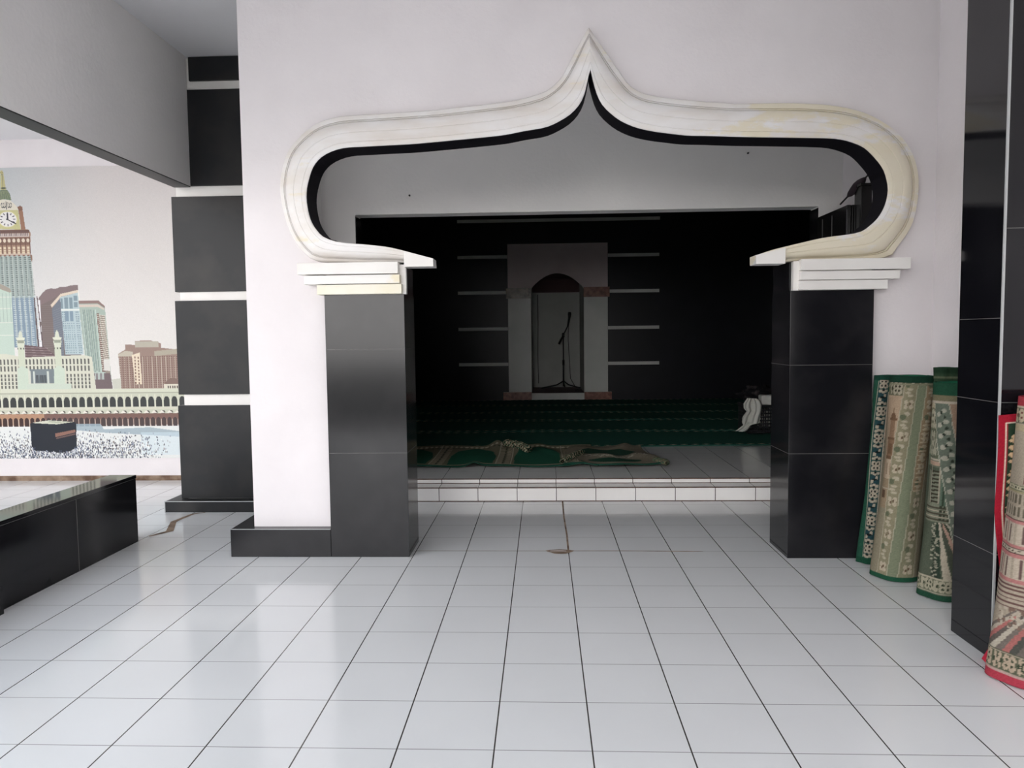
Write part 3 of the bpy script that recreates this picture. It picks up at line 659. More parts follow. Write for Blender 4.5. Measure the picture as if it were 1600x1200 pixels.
    for x, y in zip(xs, ys):
        dens = (y-668)/50
        if x > 150 and RNG.random() < (x-150)/120: continue
        if x > 250 and y > 706: continue
        c = [(60, 66, 84), (92, 100, 122), (74, 74, 82), (150, 156, 170), (236, 236, 234), (120, 112, 108)][int(RNG.integers(0, 6))]
        rect(x, y, x+.9+RNG.random()*.6, min(717, y+1.8+RNG.random()*1.4), c)
    # the black cube
    poly([(34, 661), (66, 655), (108, 659), (110, 662), (109, 700), (90, 709), (38, 704), (35, 699)], (38, 42, 50))
    poly([(36, 660), (66, 656), (104, 659), (78, 662.5)], (206, 206, 190)); poly([(66, 657), (96, 659), (80, 661), (64, 659)], (176, 180, 160))
    poly([(75, 677), (108, 671), (108, 675.5), (75, 683)], (140, 104, 92)); poly([(76, 684), (108, 677), (108, 679), (76, 686)], (110, 88, 84))
    for k in range(260):
        x = RNG.uniform(34, 112); y = 701+RNG.random()*14+abs(x-72)*-.1
        if y < 704 and 40 < x < 104: continue
        rect(x, y, x+1, y+2, [(70, 78, 98), (200, 204, 210), (110, 118, 140)][int(RNG.integers(0, 3))])
    # faint creases of the sheet
    cv.grain(.025)
    sc = 1.69/285*.964
    nxx, nyy = cv.nx, cv.ny
    P = np.zeros((nyy, nxx, 3)); P[..., 0] = -4.975+(cv.X+X0)*.005645; P[..., 2] = .2045+(717-(cv.Y+Y0))*.005695
    xx, zz = P[..., 0], P[..., 2]
    P[..., 1] = YM-.004-.004*np.exp(-((xx*.7+zz*.9+.85)/.05)**2)-.003*np.exp(-((xx*.7+zz*.9+1.15)/.06)**2)-.002*np.sin(xx*3)*np.sin(zz*2)-.001
    return cv, P
cv, P = banner()
tag(grid_obj('banner', P, cv.a, M_print, flip=False), 'large printed banner of a clock tower and crowded mosque courtyard on the left wall', 'banner')

# ------------------------------------------------------------------ folding door leaf and umbrella in the vestibule
dr = empty('folding_door', (2.0, 3.1, ZP), 'dark folded door leaf standing at the right jamb of the hall opening', 'door')
for a, b in ((1.942, 1.968), (1.973, 1.999)):
    box('door_panel', a, b, 3.02, 3.572, .004, 2.13, M_wood, dr, bevel=.003)
box('door_stile', 1.985, 2.055, 2.90, 3.012, .004, 2.235, M_wood, dr, bevel=.004)
box('stile_cap', 1.978, 2.060, 2.893, 3.014, 2.235, 2.25, M_wood, dr)
bx = [(1.9405, 1.9425, y, y+.012, .3, 2.1) for y in (3.02, 3.28, 3.46)]
boxes('leaf_edge_highlight', bx, M_woodl, dr)  # pale strips paint the vertical highlights along the folded leaf edges
adopt(dr)
um = empty('folded_umbrella', (1.98, 3.0, 2.2), 'dark purple folded umbrella lying slanted on top of the folded door leaf', 'umbrella')
p0, p1 = Vector((1.95, 3.42, 2.14)), Vector((2.00, 2.80, 2.33))
p0 = Vector((1.945, 3.15, 2.155)); p1 = Vector((2.045, 2.85, 2.335))
dd = p1-p0
tube('canopy', [p0+dd*t for t in (.22, .30, .4, .5, .6, .68, .74)], [.006, .02, .028, .034, .03, .02, .010], M_brolly, um, n=10)
tube('shaft', [p0, p0+dd*.3, p0+dd*.7, p1], .006, M_metal, um)
tube('handle', [p1, p1+dd*.05, p1+dd*.08+Vector((.02, 0, .0))], .012, M_metal, um)
adopt(um)

# ------------------------------------------------------------------ hall carpets
GRN = (30, 84, 72)
def long_carpet(y0, y1, x0, x1, label):
    cv = Canvas(x1-x0, y1-y0, .012, GRN)
    h = y1-y0; w = x1-x0
    for yy in (.06, h-.06):
        cv.rect(0, yy-.022, w, yy-.016, (96, 124, 106)); cv.rect(0, yy+.016, w, yy+.022, (96, 124, 106))
        for k in range(int(w/.11)):
            cv.ell(.055+k*.11, yy, .036, .013, (186, 180, 152))
    cv.grain(.05); dim(cv, 1.35)
    P = np.zeros((cv.ny, cv.nx, 3)); P[..., 0] = x0+cv.X; P[..., 1] = y0+cv.Y
    P[..., 2] = ZP+.012+.004*np.sin(cv.X*2.1+y0*3)*np.cos(cv.Y*2.7)
    o = grid_obj('prayer_carpet', P, cv.a, M_rug, thick=.009)
    return tag(o, label, 'carpet', 'long green carpets laid in rows in the hall')
long_carpet(5.22, 6.38, -3.4, 3.8, 'long green carpet with cream dashed borders, nearest row behind the rumpled mat')
long_carpet(6.42, 7.50, -3.4, 3.8, 'long green carpet, second row into the dark hall')
long_carpet(7.54, 8.50, -3.4, 3.8, 'long green carpet, third row into the dark hall')
long_carpet(8.54, 9.58, -3.4, 3.8, 'long green carpet, fourth row, next but one to the niche wall')
long_carpet(9.62, 10.60, -3.4, 3.8, 'long green carpet, farthest row under the prayer niche')

def mat_canvas(w, h):
    cv = Canvas(w, h, .008, (118, 112, 88))
    cv.rect(0, 0, w, .05, (24, 84, 66)); cv.rect(0, h-.04, w, h, (24, 84, 66)); cv.rect(0, .05, w, .065, (172, 164, 138))
    k = 0; x = .03
    while x < w:
        cw = .44
        cv.poly([(x+.02, .09), (x+cw-.02, .09), (x+cw-.01, .5), (x+cw-.05, .75), (x+cw/2+.05, .93), (x+cw/2, .97), (x+cw/2-.05, .93), (x+.05, .75), (x+.01, .5)], (24, 92, 70))
        for q in range(30):
            yy = .08+q*.03
            cv.rect(x+cw+.015, yy, x+cw+.125, yy+.012, (176, 166, 138)); 
            cv.ell(x+cw+.07, yy+.01, .012, .01, (52, 60, 46))
        cv.rect(x+cw+.005, .07, x+cw+.012, h-.06, (190, 182, 156)); cv.rect(x+cw+.13, .07, x+cw+.137, h-.06, (190, 182, 156))
        x += cw+.145
    for q in range(int(w/.05)):
        cv.ell(.02+q*.05, h-.1, .018, .014, (188, 180, 152)); cv.ell(.045+q*.05, h-.16, .012, .012, (40, 66, 50))
    cv.grain(.06); dim(cv, 1.05); return cv
mat = empty('prayer_mat', (-.6, 4.6, ZP), 'rumpled green prayer mat with beige arch pattern at the edge of the raised floor', 'rug')
cv = mat_canvas(1.95, 1.12)
x0, y0 = -1.62, 4.06
P = np.zeros((cv.ny, cv.nx, 3)); X = x0+cv.X; Yy = y0+cv.Y; P[..., 0] = X; P[..., 1] = Yy + .05*np.exp(-((X+.72)/.12)**2)*np.clip(.5-cv.Y, 0, 1)
hgt = .012 + .055*np.exp(-((X+.60)/.07)**2)*np.clip((cv.Y-.7)/.4, 0, 1) + .03*np.exp(-((X+.74)/.06)**2)*np.clip(1-cv.Y/.25, 0, 1) + .018*np.exp(-((X-.02+.35*(cv.Y-.5))/.08)**2) + .006*np.sin(X*9+cv.Y*5) + .04*np.exp(-((X+.38)/.1)**2-((cv.Y-.85)/.18)**2)
P[..., 2] = ZP+.008+np.clip(hgt, .004, 1)+np.where(cv.Y > 1.0, .016, 0)*np.clip((cv.Y-1.0)/.08, 0, 1)
grid_obj('mat_sheet', P, cv.a, M_rug, mat, thick=.006)
def rolled(name, pts, r, parent, c1=(182, 172, 146), c2=(66, 60, 44), c3=(26, 84, 66), seed=1, flat=.75):
    pts = [Vector(p) for p in pts]; nL = 90; nA = 40; P = np.zeros((nL, nA, 3)); C = np.zeros((nL, nA, 3))
    for i in range(nL):
        t = i/(nL-1)*(len(pts)-1); k = min(int(t), len(pts)-2); f = t-k; c = pts[k].lerp(pts[k+1], f); d = (pts[k+1]-pts[k]).normalized()
        s = d.cross(Vector((0, 0, 1))).normalized()
        rr = r*(1+.22*noise.noise(Vector((i*.13, seed, 0))))*min(1, .55+min(i, nL-1-i)*.08)
        for j in range(nA):
            a = 2*math.pi*j/(nA-1); q = rr*(1+.16*noise.noise(Vector((i*.2, math.cos(a)*1.6, math.sin(a)*1.6+seed))))
            v = c+s*(q*math.cos(a))+Vector((0, 0, 1))*(q*math.sin(a)*flat); P[i, j] = v
            z = noise.noise(Vector((i*.42, j*.35, seed*3)))
            w = math.sin(i*.75+2.2*math.sin(j*.6))
            C[i, j] = lin(c1 if w > .1 and z > -.25 else (c2 if z > -.05 else c3))
    return grid_obj(name, P, C*.9, M_rug, parent)
rolled('rolled_edge', [(-.52, 5.0, ZP+.085), (-.38, 4.86, ZP+.08), (-.27, 4.7, ZP+.06)], .048, mat, seed=2)
adopt(mat)
mat2 = empty('prayer_mat', (.5, 4.5, ZP), 'smaller faded prayer mat lying folded with a curled corner, right of the rumpled mat', 'rug')
w2, h2 = .86, 1.05
cv = Canvas(w2, h2, .007, (134, 124, 104))
cv.rect(0, 0, w2, .04, (24, 84, 66))
cv.rect(0, .04, w2, .055, (176, 168, 142))
cv.ell(.44, .20, .24, .09, (34, 78, 60)); cv.poly([(.12, .62), (.25, .5), (.62, .48), (.74, .6), (.6, .82), (.25, .85)], (34, 72, 56))
for k in range(160):
    t = k/160; xx = .08+.70*t; yy = .38+.05*math.sin(t*9)+.03*math.sin(t*31)+RNG.normal()*.014
    cv.ell(xx, yy, .016, .010, (188, 182, 158) if k % 3 else (78, 72, 58))
for k in range(50): cv.line(.0+.86*RNG.random(), .9+RNG.random()*.14, .86*RNG.random(), .92+RNG.random()*.12, .006, (92, 84, 68), .5)
cv.grain(.08); dim(cv, 1.0)
P = np.zeros((cv.ny, cv.nx, 3)); u = cv.X/w2; v = cv.Y/h2
P[..., 0] = .02+.86*u+.16*v*(u-.5)*-1+.02*np.sin(v*7); P[..., 1] = 4.055+1.02*v+.03*np.sin(u*8)
P[..., 2] = ZP+.034+.02*np.exp(-((v-.38)/.09)**2)*(.6+.4*np.sin(u*17))+.035*np.exp(-((u-.78)/.1)**2-((v-.96)/.1)**2)+.006*np.sin(u*13+v*6)
grid_obj('mat_sheet', P, cv.a, M_rug, mat2, thick=.007)
rolled('rolled_edge', [(.02, 4.10, ZP+.045), (.10, 4.30, ZP+.055), (.22, 4.62, ZP+.05)], .036, mat2, seed=5)
rolled('rolled_edge', [(.90, 4.06, ZP+.04), (.87, 4.14, ZP+.04), (.82, 4.22, ZP+.04)], .032, mat2, c1=(120, 112, 92), c2=(100, 92, 74), c3=(26, 84, 66), seed=9)
adopt(mat2)

# ------------------------------------------------------------------ laundry basket
bk = empty('laundry_basket', (2.42, 6.15, ZP), 'black perforated plastic basket full of clothes at the right side of the hall', 'basket')
bm = bmesh.new()
bx0, bx1, by0, by1, bz0, bz1 = 2.10, 2.75, 6.0, 6.40, ZP+.024, .47
bm_box(bm, bx0, bx1, by0, by1, bz0, bz0+.012)
for k in range(8):
    z = bz0+.02+k*.038
    for a in ((bx0, bx1, by0, by0+.008), (bx0, bx1, by1-.008, by1), (bx0, bx0+.008, by0, by1), (bx1-.008, bx1, by0, by1)): bm_box(bm, *a, z, z+.016)
for k in range(int((bx1-bx0)/.024)+1):
    x = bx0+k*.024; bm_box(bm, x, x+.010, by0+.001, by0+.007, bz0, bz1); bm_box(bm, x, x+.010, by1-.007, by1-.001, bz0, bz1)
for k in range(int((by1-by0)/.024)+1):
    y = by0+k*.024; bm_box(bm, bx0+.001, bx0+.007, y, y+.010, bz0, bz1); bm_box(bm, bx1-.007, bx1-.001, y, y+.010, bz0, bz1)
from_bm('basket_mesh', bm, M_plastic, bk)
boxes('rim', [(bx0-.012, bx1+.012, by0-.012, by0+.012, bz1-.02, bz1+.006), (bx0-.012, bx1+.012, by1-.012, by1+.012, bz1-.02, bz1+.006), (bx0-.012, bx0+.012, by0-.012, by1+.012, bz1-.02, bz1+.006), (bx1-.012, bx1+.012, by0-.012, by1+.012, bz1-.02, bz1+.006)], M_plastic, bk)
adopt(bk)
def lump(name, c, r, mat, seed, amp=.35, parent=None, sub=4):
    bm = bmesh.new(); bmesh.ops.create_icosphere(bm, subdivisions=sub, radius=1)
    for v in bm.verts:
        p = v.co.copy(); q = 1+amp*noise.fractal(p*1.7+Vector((seed, 0, 0)), 1.0, 2.0, 4)+amp*.3*abs(noise.noise(p*5+Vector((seed, 3, 0))))
        v.co = Vector((c[0]+p.x*r[0]*q, c[1]+p.y*r[1]*q, c[2]+p.z*r[2]*q))
    return from_bm(name, bm, mat, parent, smooth=True)
tag(lump('laundry_pile', (2.43, 6.2, .315), (.27, .155, .11), M_cloth, 3, .12), 'pale laundry packed inside the black basket', 'clothes')
tag(lump('dark_clothes', (2.30, 6.27, .585), (.19, .09, .085), M_dcloth, 8, .5), 'crumpled dark clothes heaped on top of the basket', 'clothes')
tag(box('folded_cloth', 2.245, 2.62, 5.99, 6.13, .478, .585, M_cloth, bevel=.02), 'folded off-white cloth on the right of the basket rim', 'cloth')
# white cloth hanging over the basket's front corner
nu, nv = 40, 60; P = np.zeros((nv, nu, 3))
outline_l = [(2.08, .56), (2.035, .50), (2.03, .455), (2.06, .42), (2.02, .36), (2.015, .30), (2.03, .27), (1.99, .235), (1.945, .205)]
outline_r = [(2.17, .555), (2.21, .53), (2.235, .48), (2.23, .42), (2.222, .35), (2.215, .285), (2.12, .265), (2.08, .215), (2.04, .195)]
for j in range(nv):
    t = j/(nv-1)*8; k = min(int(t), 7); f = t-k
    l = [outline_l[k][q]*(1-f)+outline_l[k+1][q]*f for q in (0, 1)]; r = [outline_r[k][q]*(1-f)+outline_r[k+1][q]*f for q in (0, 1)]
    for i in range(nu):
        u = i/(nu-1); P[j, i] = (l[0]*(1-u)+r[0]*u, 5.945-.02*math.sin(u*9+j*.05)*min(1, j/12)-.012*math.sin(u*21+j*.11)-.03*(j/nv), l[1]*(1-u)+r[1]*u)
tag(grid_obj('white_cloth', P, np.tile(np.array(lin((205, 205, 198))), (nv, nu, 1)), M_rug, thick=.004), 'white cloth hanging over the left corner of the black basket', 'cloth')

# ------------------------------------------------------------------ rolled rugs
CRM = (206, 192, 168)
def motif(cv, x0, x1, y0, y1, ground, cream, dark, vertical=True, cell=.155, blue=None):
    """floral border: four-dot rosettes alternating with zigzag leaves"""
    cv.rect(x0, y0, x1, y1, ground)
    L = (y1-y0) if vertical else (x1-x0); w = (x1-x0) if vertical else (y1-y0)
    def E(t, s, rt, rs, c):
        if vertical: cv.ell(x0+s*w, y0+t, rs*w, rt, c)
        else: cv.ell(x0+t, y0+s*w, rt, rs*w, c)
    k = 0; t = cell*.3
    while t < L:
        if blue: E(t+cell*.5, .5, .03, .45, blue)
        for a, b in ((-.014, .28), (.014, .28), (-.014, .72), (.014, .72)): E(t+a, b, .013, .24, cream)
        E(t, .5, .018, .3, cream)
        for a in (-.011, .011):
            for s in (.34, .66): E(t+a, s, .0055, .09, dark)
        for q in (-1, 1):
            E(t+q*.036, .5, .007, .12, dark); E(t+q*.040, .22, .008, .17, cream); E(t+q*.040, .78, .008, .17, cream); E(t+q*.046, .5, .006, .2, cream)
        E(t+cell*.42, .25, .011, .14, cream); E(t+cell*.56, .72, .011, .15, cream); E(t+cell*.5, .5, .005, .3, dark)
        t += cell
def rug_roll(name, label, base, top, a, b, thick, turns, cv, wfun, group, phase, edge_col, taper=1.0, wob=.006, z_layers=0, twist=0, facing=None, rugmat=M_rug):
    """spiral-rolled rug. cv: outer face pattern canvas (x = arc distance from its left end, y = height)."""
    base, top = Vector(base), Vector(top); ax = top-base; H = ax.length
    dim(cv, .62); nv = cv.ny; per = math.pi*(3*(a+b)-math.sqrt((3*a+b)*(a+3*b)))
    nout = 150; nin = 90
    S = np.concatenate([np.linspace(-turns, -1, nin, endpoint=False), np.linspace(-1, 0, nout)])   # turn count, 0 = free outer edge
    P = np.zeros((nv, len(S), 3)); C = np.zeros((nv, len(S), 3)); ec = np.array(lin(edge_col))
    for j in range(nv):
        v = j/(nv-1); c = base+ax*v; sc = taper*(1-v)+v
        ang = 2*math.pi*S+phase+twist*v
        shrink = 1+S*thick/((a+b)/2)*1.25
        wv = wob*np.sin(ang*3+v*4)+wob*.6*np.sin(ang*5-v*7)
        P[j, :, 0] = c.x+(a*sc*shrink+wv)*np.cos(ang); P[j, :, 1] = c.y+(b*sc*shrink+wv)*np.sin(ang); P[j, :, 2] = c.z
        arc = (S+1)*per                                  # distance travelled on the outer turn
        inside = S < -1
        col = cv.sample(np.clip(arc, 0, cv.w), np.full(len(S), v*cv.h)); col = np.where(inside[:, None], ec, col)
        C[j] = col
    o = grid_obj(name, P, C, rugmat, thick=thick*.75, offset=0)
    return tag(o, label, 'rug', group), per
def peri(a, b): return math.pi*(3*(a+b)-math.sqrt((3*a+b)*(a+3*b)))
G = 'rolled rugs leaning in the right corner'
H = 1.03
# angle 'ang' grows counter-clockwise seen from above; camera side is about -y. The outer turn runs from ang=phase-2pi to phase.
# A: green-edged narrow roll
a_, b_ = .080, .045; w = peri(a_, b_)
cv = Canvas(w, H, .004, (52, 62, 50))
def place_A(cv, w):
    L = w*.485      # left end of the visible side in arc metres
    cv.rect(0, 0, w, H, (34, 92, 70))
    c0 = L
    cv.rect(c0, .035, c0+.006, H-.03, CRM); motif(cv, c0+.006, c0+.052, .04, H-.03, (44, 84, 78), (186, 172, 148), (24, 34, 34), True, .15, (36, 74, 80))
    cv.rect(c0+.052, .04, c0+.056, H-.09, CRM)
    motif(cv, c0+.056, c0+.09, .05, H-.3, (48, 44, 40), (150, 140, 120), (20, 24, 22), True, .06)
    cv.rect(c0+.056, H-.34, c0+.15, H-.1, (190, 150, 124))
    cv.rect(0, 0, w, .03, (22, 84, 60)); cv.rect(0, H-.025, w, H, (20, 74, 58))
    cv.grain(.09)
place_A(cv, w)
rug_roll('rolled_rug', 'dark green rolled rug with teal floral border, leaning against the black pillar', (1.650, 1.885, .004), (1.768, 1.975, 1.025), a_, b_, .010, 3.0, cv, None, G, math.radians(35), (24, 84, 62), taper=1.0)
# B: big faded olive roll
a_, b_ = .108, .10; w = peri(a_, b_)
cv = Canvas(w, H, .004, (150, 142, 116))
def place_B(cv, w):
    OL = (146, 142, 112)
    cv.rect(0, 0, w, H, (156, 146, 118))
    m0 = w*.505
    m0 = w*.50
    # minaret panel upper left
    x0 = m0-.05
    cv.rect(x0, .35, x0+.16, H-.09, (196, 166, 132))
    motif(cv, 0, w, H-.10, H-.03, (120, 120, 92), (186, 176, 148), (66, 62, 44), False, .15)
    mx = x0+.062
    T = (128, 96, 66)
    cv.rect(mx-.022, .50, mx+.022, .60, (206, 182, 150)); cv.rect(mx-.03, .60, mx+.03, .615, T); cv.rect(mx-.024, .615, mx+.024, .70, (150, 116, 84)); cv.rect(mx-.012, .63, mx+.012, .68, T)
    cv.rect(mx-.032, .70, mx+.032, .712, T); cv.rect(mx-.018, .712, mx+.018, .80, (158, 124, 92)); 
    for q in (-.012, -.004, .004, .012): cv.rect(mx+q-.0015, .715, mx+q+.0015, .795, T)
    cv.rect(mx-.024, .80, mx+.024, .812, T); cv.ell(mx, .82, .015, .02, T); cv.rect(mx-.002, .83, mx+.002, .865, T)
    cv.rect(mx-.018, .52, mx-.006, .58, T, .6); cv.rect(mx+.004, .52, mx+.014, .58, T, .6)
    cv.rect(x0, .35, x0+.07, .50, (170, 146, 112)); cv.rect(x0+.02, .40, x0+.05, .44, (110, 84, 60)); cv.rect(x0+.005, .45, x0+.07, .455, CRM)
    # slanting pair of borders with a plain band between
    bandx = lambda v: m0+.050+.070*v
    for y in np.arange(0, H-.04, .004):
        bx = bandx(y/H)
        cv.rect(bx-.062, y, bx-.005, y+.005, (158, 150, 116)); cv.rect(bx-.066, y, bx-.062, y+.005, (190, 178, 150)); cv.rect(bx-.005, y, bx-.001, y+.005, (192, 186, 156))
        cv.rect(bx-.001, y, bx+.042, y+.005, (138, 146, 114))
        cv.rect(bx+.042, y, bx+.046, y+.005, (192, 186, 156)); cv.rect(bx+.046, y, bx+.115, y+.005, (150, 146, 112) if y < .45 else (166, 140, 104)); cv.rect(bx+.115, y, bx+.119, y+.005, (190, 178, 150))
    for y0 in np.arange(.06, H-.1, .165):
        for off in (-.033, .081):
            bx = bandx(y0/H)+off
            for q in (-1, 1):
                cv.ell(bx+q*.012, y0+.012, .010, .012, (206, 190, 160)); cv.ell(bx+q*.012, y0-.012, .010, .012, (206, 190, 160)); cv.ell(bx+q*.006, y0+q*.004, .004, .007, (120, 96, 70))
            for q in (.045, .06, .078, -.045): cv.ell(bx+.01*math.sin(q*200), y0+q, .014, .007, (204, 192, 162), .9)
            cv.ell(bx-.01, y0+.1, .012, .014, (112, 120, 90)); cv.ell(bx+.012, y0+.115, .009, .009, (202, 192, 164))
    for y0 in np.arange(.45, .78, .022):
        cv.ell(bandx(y0/H)+.075, y0, .026, .005, (206, 186, 150))
    cv.rect(0, 0, w, .02, (30, 96, 68)); cv.rect(0, H-.035, w, H, (26, 70, 52)); cv.rect(0, H-.045, w, H-.038, (150, 146, 116))
    cv.grain(.07)
place_B(cv, w)
rug_roll('rolled_rug', 'fat faded olive rolled rug with minaret motif, between the dark green and grey-green rolls', (1.668, 1.655, .004), (1.818, 1.825, 1.03), a_, b_, .012, 3.2, cv, None, G, math.radians(20), (34, 92, 68), taper=1.06)
# C: grey-green roll nearest the tall pillar
a_, b_ = .115, .105; w = peri(a_, b_)
cv = Canvas(w, H, .004, (128, 136, 112))
def place_C(cv, w):
    cv.rect(0, 0, w, H, (120, 130, 106)); m0 = w*.50
    # path with converging stripes
    y0, y1 = .10, .36
    cv.rect(0, y0, w, .62, (96, 106, 86))
    for k, c in enumerate(((60, 78, 62), (204, 190, 164), (86, 92, 76), (200, 158, 134), (66, 80, 62), (196, 184, 158), (90, 98, 80))):
        xs = m0+.03+k*.03; cv.poly([(m0+.045+k*.008, y1), (m0+.053+k*.008, y1), (xs+.055+k*.012, y0), (xs+.02+k*.012, y0)], c)
    for k in range(60):
        yy = y0+.005+k*.0042; xx = m0+.02+.04*RNG.random(); cv.ell(xx, yy, .009, .004, (178, 174, 148) if k % 2 else (60, 72, 58))
    # building rows
    cv.rect(m0-.05, .36, m0+.2, .60, (140, 144, 120))
    for j in range(5): cv.rect(m0-.05, .37+j*.014, m0+.2, .377+j*.014, (206, 188, 160) if j % 2 else (90, 84, 66))
    for j in range(6):
        for k in range(6): cv.rect(m0+.05+k*.018, .37+j*.02, m0+.062+k*.018, .382+j*.02, (70, 76, 58))
    for k in range(9): cv.poly([(m0+.0, .45+k*.018), (m0+.04, .455+k*.018), (m0+.04, .462+k*.018), (m0+.0, .46+k*.018)], (70, 66, 50))
    cv.rect(m0-.004, .45, m0, .63, CRM); cv.rect(m0+.042, .45, m0+.046, .63, (200, 186, 160)); cv.rect(m0+.05, .44, m0+.09, .63, (104, 128, 106)); cv.rect(m0+.06, .44, m0+.066, .63, (66, 84, 64))
    cv.rect(m0-.05, .63, m0+.2, .648, (204, 168, 140)); cv.rect(m0-.05, .652, m0+.2, .662, CRM)
    motif(cv, m0-.05, m0+.16, .665, .80, (110, 118, 92), (188, 184, 156), (56, 66, 48), False, .08)
    motif(cv, 0, w, .80, .90, (128, 130, 104), (198, 190, 160), (80, 84, 60), False, .07)
    motif(cv, m0-.05, m0+.10, .90, H-.09, (150, 136, 100), (212, 196, 160), (110, 96, 66), False, .07)
    # overlying slanted flap border
    for y in np.arange(.14, H-.1, .004):
        t = (y-.14)/(H-.24); bx = m0+.15-.17*t
        cv.rect(bx, y, bx+.075, y+.005, (118, 130, 112)); cv.rect(bx-.004, y, bx, y+.005, (198, 196, 172)); cv.rect(bx+.075, y, bx+.079, y+.005, (198, 190, 166)); cv.rect(bx+.079, y, w, y+.005, (176, 142, 114))
    for k, y in enumerate(np.arange(.20, H-.12, .052)):
        t = (y-.14)/(H-.24); bx = m0+.15-.17*t+.036
        cv.ell(bx-.014, y, .013, .012, (194, 190, 168)); cv.ell(bx+.012, y+.018, .013, .011, (188, 186, 164)); cv.ell(bx, y+.008, .005, .008, (52, 64, 52)); cv.ell(bx+.018, y-.012, .007, .007, (62, 72, 58))
    # bottom border and hem
    motif(cv, 0, w, .035, .095, (120, 124, 98), (190, 182, 152), (66, 78, 56), False, .085)
    cv.rect(0, .095, w, .101, (200, 190, 160)); cv.rect(0, .028, w, .034, (196, 186, 158)); cv.rect(0, 0, w, .026, (36, 88, 64))
    cv.rect(0, H-.10, w, H-.09, CRM); cv.rect(0, H-.06, w, H, (36, 92, 66)); cv.rect(0, H-.09, w, H-.06, (140, 132, 98))
    cv.grain(.08)
place_C(cv, w)
rug_roll('rolled_rug', 'grey-green rolled rug with a slanted floral flap, its foot nearest the tall black pillar', (1.755, 1.365, .004), (1.890, 1.51, 1.015), a_, b_, .012, 3.0, cv, None, G, math.radians(15), (34, 92, 68), taper=.9)
# D: plain green roll behind
a_, b_ = .058, .047; w = peri(a_, b_); cv = Canvas(w, H, .008, (56, 84, 58)); cv.rect(0, H-.03, w, H, (40, 70, 48)); cv.rect(0, H-.05, w, H-.04, (120, 128, 96)); cv.grain(.08)
rug_roll('rolled_rug', 'moss-green rolled rug standing highest, behind the grey-green roll', (1.88, 1.56, .004), (1.908, 1.668, 1.08), a_, b_, .012, 3.0, cv, None, G, math.radians(0), (40, 84, 58), taper=1.0)
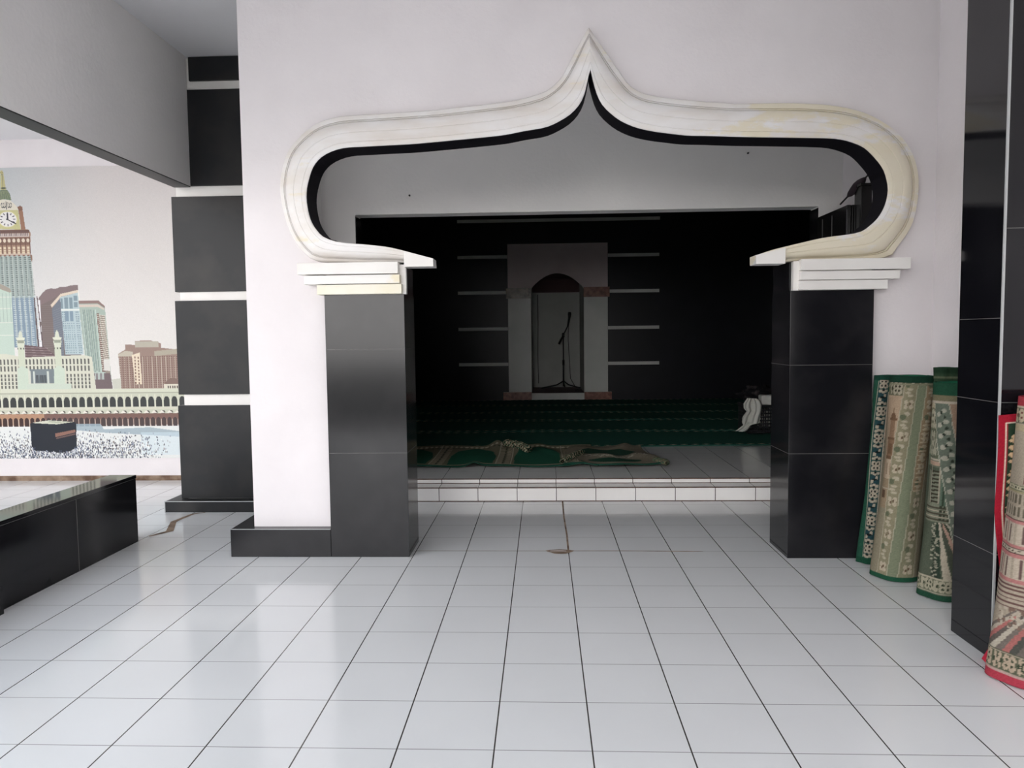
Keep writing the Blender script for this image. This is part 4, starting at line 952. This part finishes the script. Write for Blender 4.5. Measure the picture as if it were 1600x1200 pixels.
# E: red rug
a_, b_ = .135, .11; w = peri(a_, b_)
cv = Canvas(w, 1.03, .0035, (196, 176, 146))
def place_E(cv, w):
    H = 1.03; RD = (188, 36, 58); GB = (112, 110, 84); DK = (92, 62, 56); PK = (206, 128, 124)
    cv.rect(0, 0, w, H, (186, 170, 146)); m0 = w*.5
    cv.rect(0, 0, w, .030, (206, 44, 72)); cv.rect(0, .03, w, .036, (214, 170, 160))
    motif(cv, 0, w, .042, .105, (104, 108, 84), (204, 180, 150), (70, 82, 60), False, .10)
    cv.rect(0, .106, w, .112, (96, 100, 76))
    # perspective stripes
    cols = ((128, 116, 106), (200, 186, 164), (196, 112, 104), (110, 100, 92), (206, 194, 172), (132, 120, 110), (196, 112, 104), (92, 92, 84))
    for k in range(14):
        c = cols[k % 8]; xa = m0-.05+k*.03
        cv.poly([(xa-.12, .112), (xa-.085, .112), (m0+.06+k*.012, .27), (m0+.052+k*.012, .27)], c)
    for k in range(26): cv.ell(m0-.02+.10*RNG.random(), .20+.07*RNG.random(), .008, .008, (206, 190, 166) if k % 2 else (140, 112, 96))
    # curved steps
    for k in range(6): cv.rect(0, .27+k*.016, w, .276+k*.016, (120, 84, 78)); cv.rect(0, .276+k*.016, w, .286+k*.016, (196, 178, 154))
    # storey 1..: paned windows with pink bands
    for (y0, y1) in ((.375, .455), (.50, .575)):
        cv.rect(0, y0-.012, w, y0, PK); cv.rect(0, y1, w, y1+.012, PK); cv.rect(0, y1+.012, w, y1+.016, DK)
        x = m0-.10
        while x < m0+.3:
            cv.rect(x, y0, x+.052, y1, (208, 190, 166)); 
            for q in range(6): cv.rect(x+.004+q*.008, y0+.006, x+.007+q*.008, y1-.006, (120, 92, 86))
            cv.rect(x+.054, y0, x+.060, y1, (180, 60, 74)); x += .064
    motif(cv, 0, w, .470, .487, (116, 100, 84), (206, 190, 166), (90, 74, 60), False, .05)
    for (y0, n_) in ((.60, 12), (.645, 14)):
        for k in range(n_*2):
            xx = m0-.1+k*.024; cv.rect(xx, y0, xx+.012, y0+.026, (116, 108, 88)); cv.ell(xx+.006, y0+.028, .006, .008, (116, 108, 88))
    cv.rect(0, .685, w, .693, (176, 164, 120)); motif(cv, 0, w, .693, .712, (120, 124, 92), (206, 196, 160), (80, 84, 60), False, .04)
    # gateway tiers, dark red line-work
    xg = m0+.03
    for k, (y, wd) in enumerate(((.715, .14), (.755, .12), (.795, .095), (.84, .06))):
        cv.rect(xg+.07-wd/2, y, xg+.07+wd/2, y+.036, (202, 178, 142)); cv.rect(xg+.07-wd/2, y+.033, xg+.07+wd/2, y+.038, (160, 36, 50)); cv.rect(xg+.07-wd/2, y, xg+.07-wd/2+.004, y+.036, (160, 36, 50)); cv.rect(xg+.07+wd/2-.004, y, xg+.07+wd/2, y+.036, (160, 36, 50))
        for q in range(int(wd/.012)): cv.rect(xg+.073-wd/2+q*.012, y+.004, xg+.078-wd/2+q*.012, y+.028, (120, 60, 56))
    cv.poly([(xg+.05, .876), (xg+.09, .876), (xg+.07, .92)], (120, 56, 52))
    cv.rect(0, .905, w, .93, (206, 184, 132), .6)
    motif(cv, 0, w, .935, .99, (104, 108, 84), (204, 184, 150), (130, 60, 56), False, .09)
    cv.rect(0, .99, w, .996, (206, 190, 160)); cv.rect(0, .996, w, H, RD)
    cv.grain(.08)
place_E(cv, w)
E_, _ = rug_roll('rolled_rug', 'red-hemmed rolled rug with building pattern, leaning on the right-hand black pillar front', (1.612, .508, .004), (1.716, .545, 1.025), a_, b_, .012, 3.0, cv, None, 'x', math.radians(10), (190, 36, 58), taper=1.0)
del E_['group']
# its loose flap: a red-edged strip lying against the pillar
cvf = Canvas(.16, .96, .004, (150, 30, 46)); cvf.rect(.022, .0, .027, .93, (214, 200, 180)); motif(cvf, .029, .155, .0, .925, (44, 62, 46), (206, 176, 140), (120, 54, 50), True, .13); cvf.rect(.022, .925, .16, .93, (214, 200, 180)); cvf.grain(.08)
P = np.zeros((cvf.ny, cvf.nx, 3)); v = cvf.Y/.96; u = cvf.X/.16
P[..., 0] = 1.565+.045*(1-v)**3*-1.0+.055*np.clip(1-v, 0, 1)*.9*(v > -1)+.15*u+.0; P[..., 0] = np.where(True, 1.562+.075*np.clip((.62-v)/.62, 0, 1)**1.2+.15*u, 0)
P[..., 1] = .652-.03*(1-u)*0-.012*np.sin(u*3)-.02*u; P[..., 2] = .012+v*.955-.02*(1-u)*v
P[..., 1] -= .006*np.sin(v*9)+.004
fp = grid_obj('loose_flap', P, cvf.a, M_rug, thick=.006, label='red-edged loose flap of the rug')
fp.parent = E_; 
# red corner peeking at the foot
bm = bmesh.new(); vs = [bm.verts.new(c) for c in ((1.525, .60, .006), (1.60, .56, .006), (1.60, .625, .006), (1.535, .66, .006), (1.56, .63, .09))]
bm.faces.new(vs[:4]); bm.faces.new((vs[0], vs[1], vs[4])); bm.faces.new((vs[1], vs[2], vs[4])); bm.faces.new((vs[2], vs[3], vs[4])); bm.faces.new((vs[3], vs[0], vs[4]))
M_red = noisy('red_hem', (.45, .02, .05), (.55, .04, .07), 30, .95, .1)
c_ = from_bm('folded_corner', bm, M_red, E_)
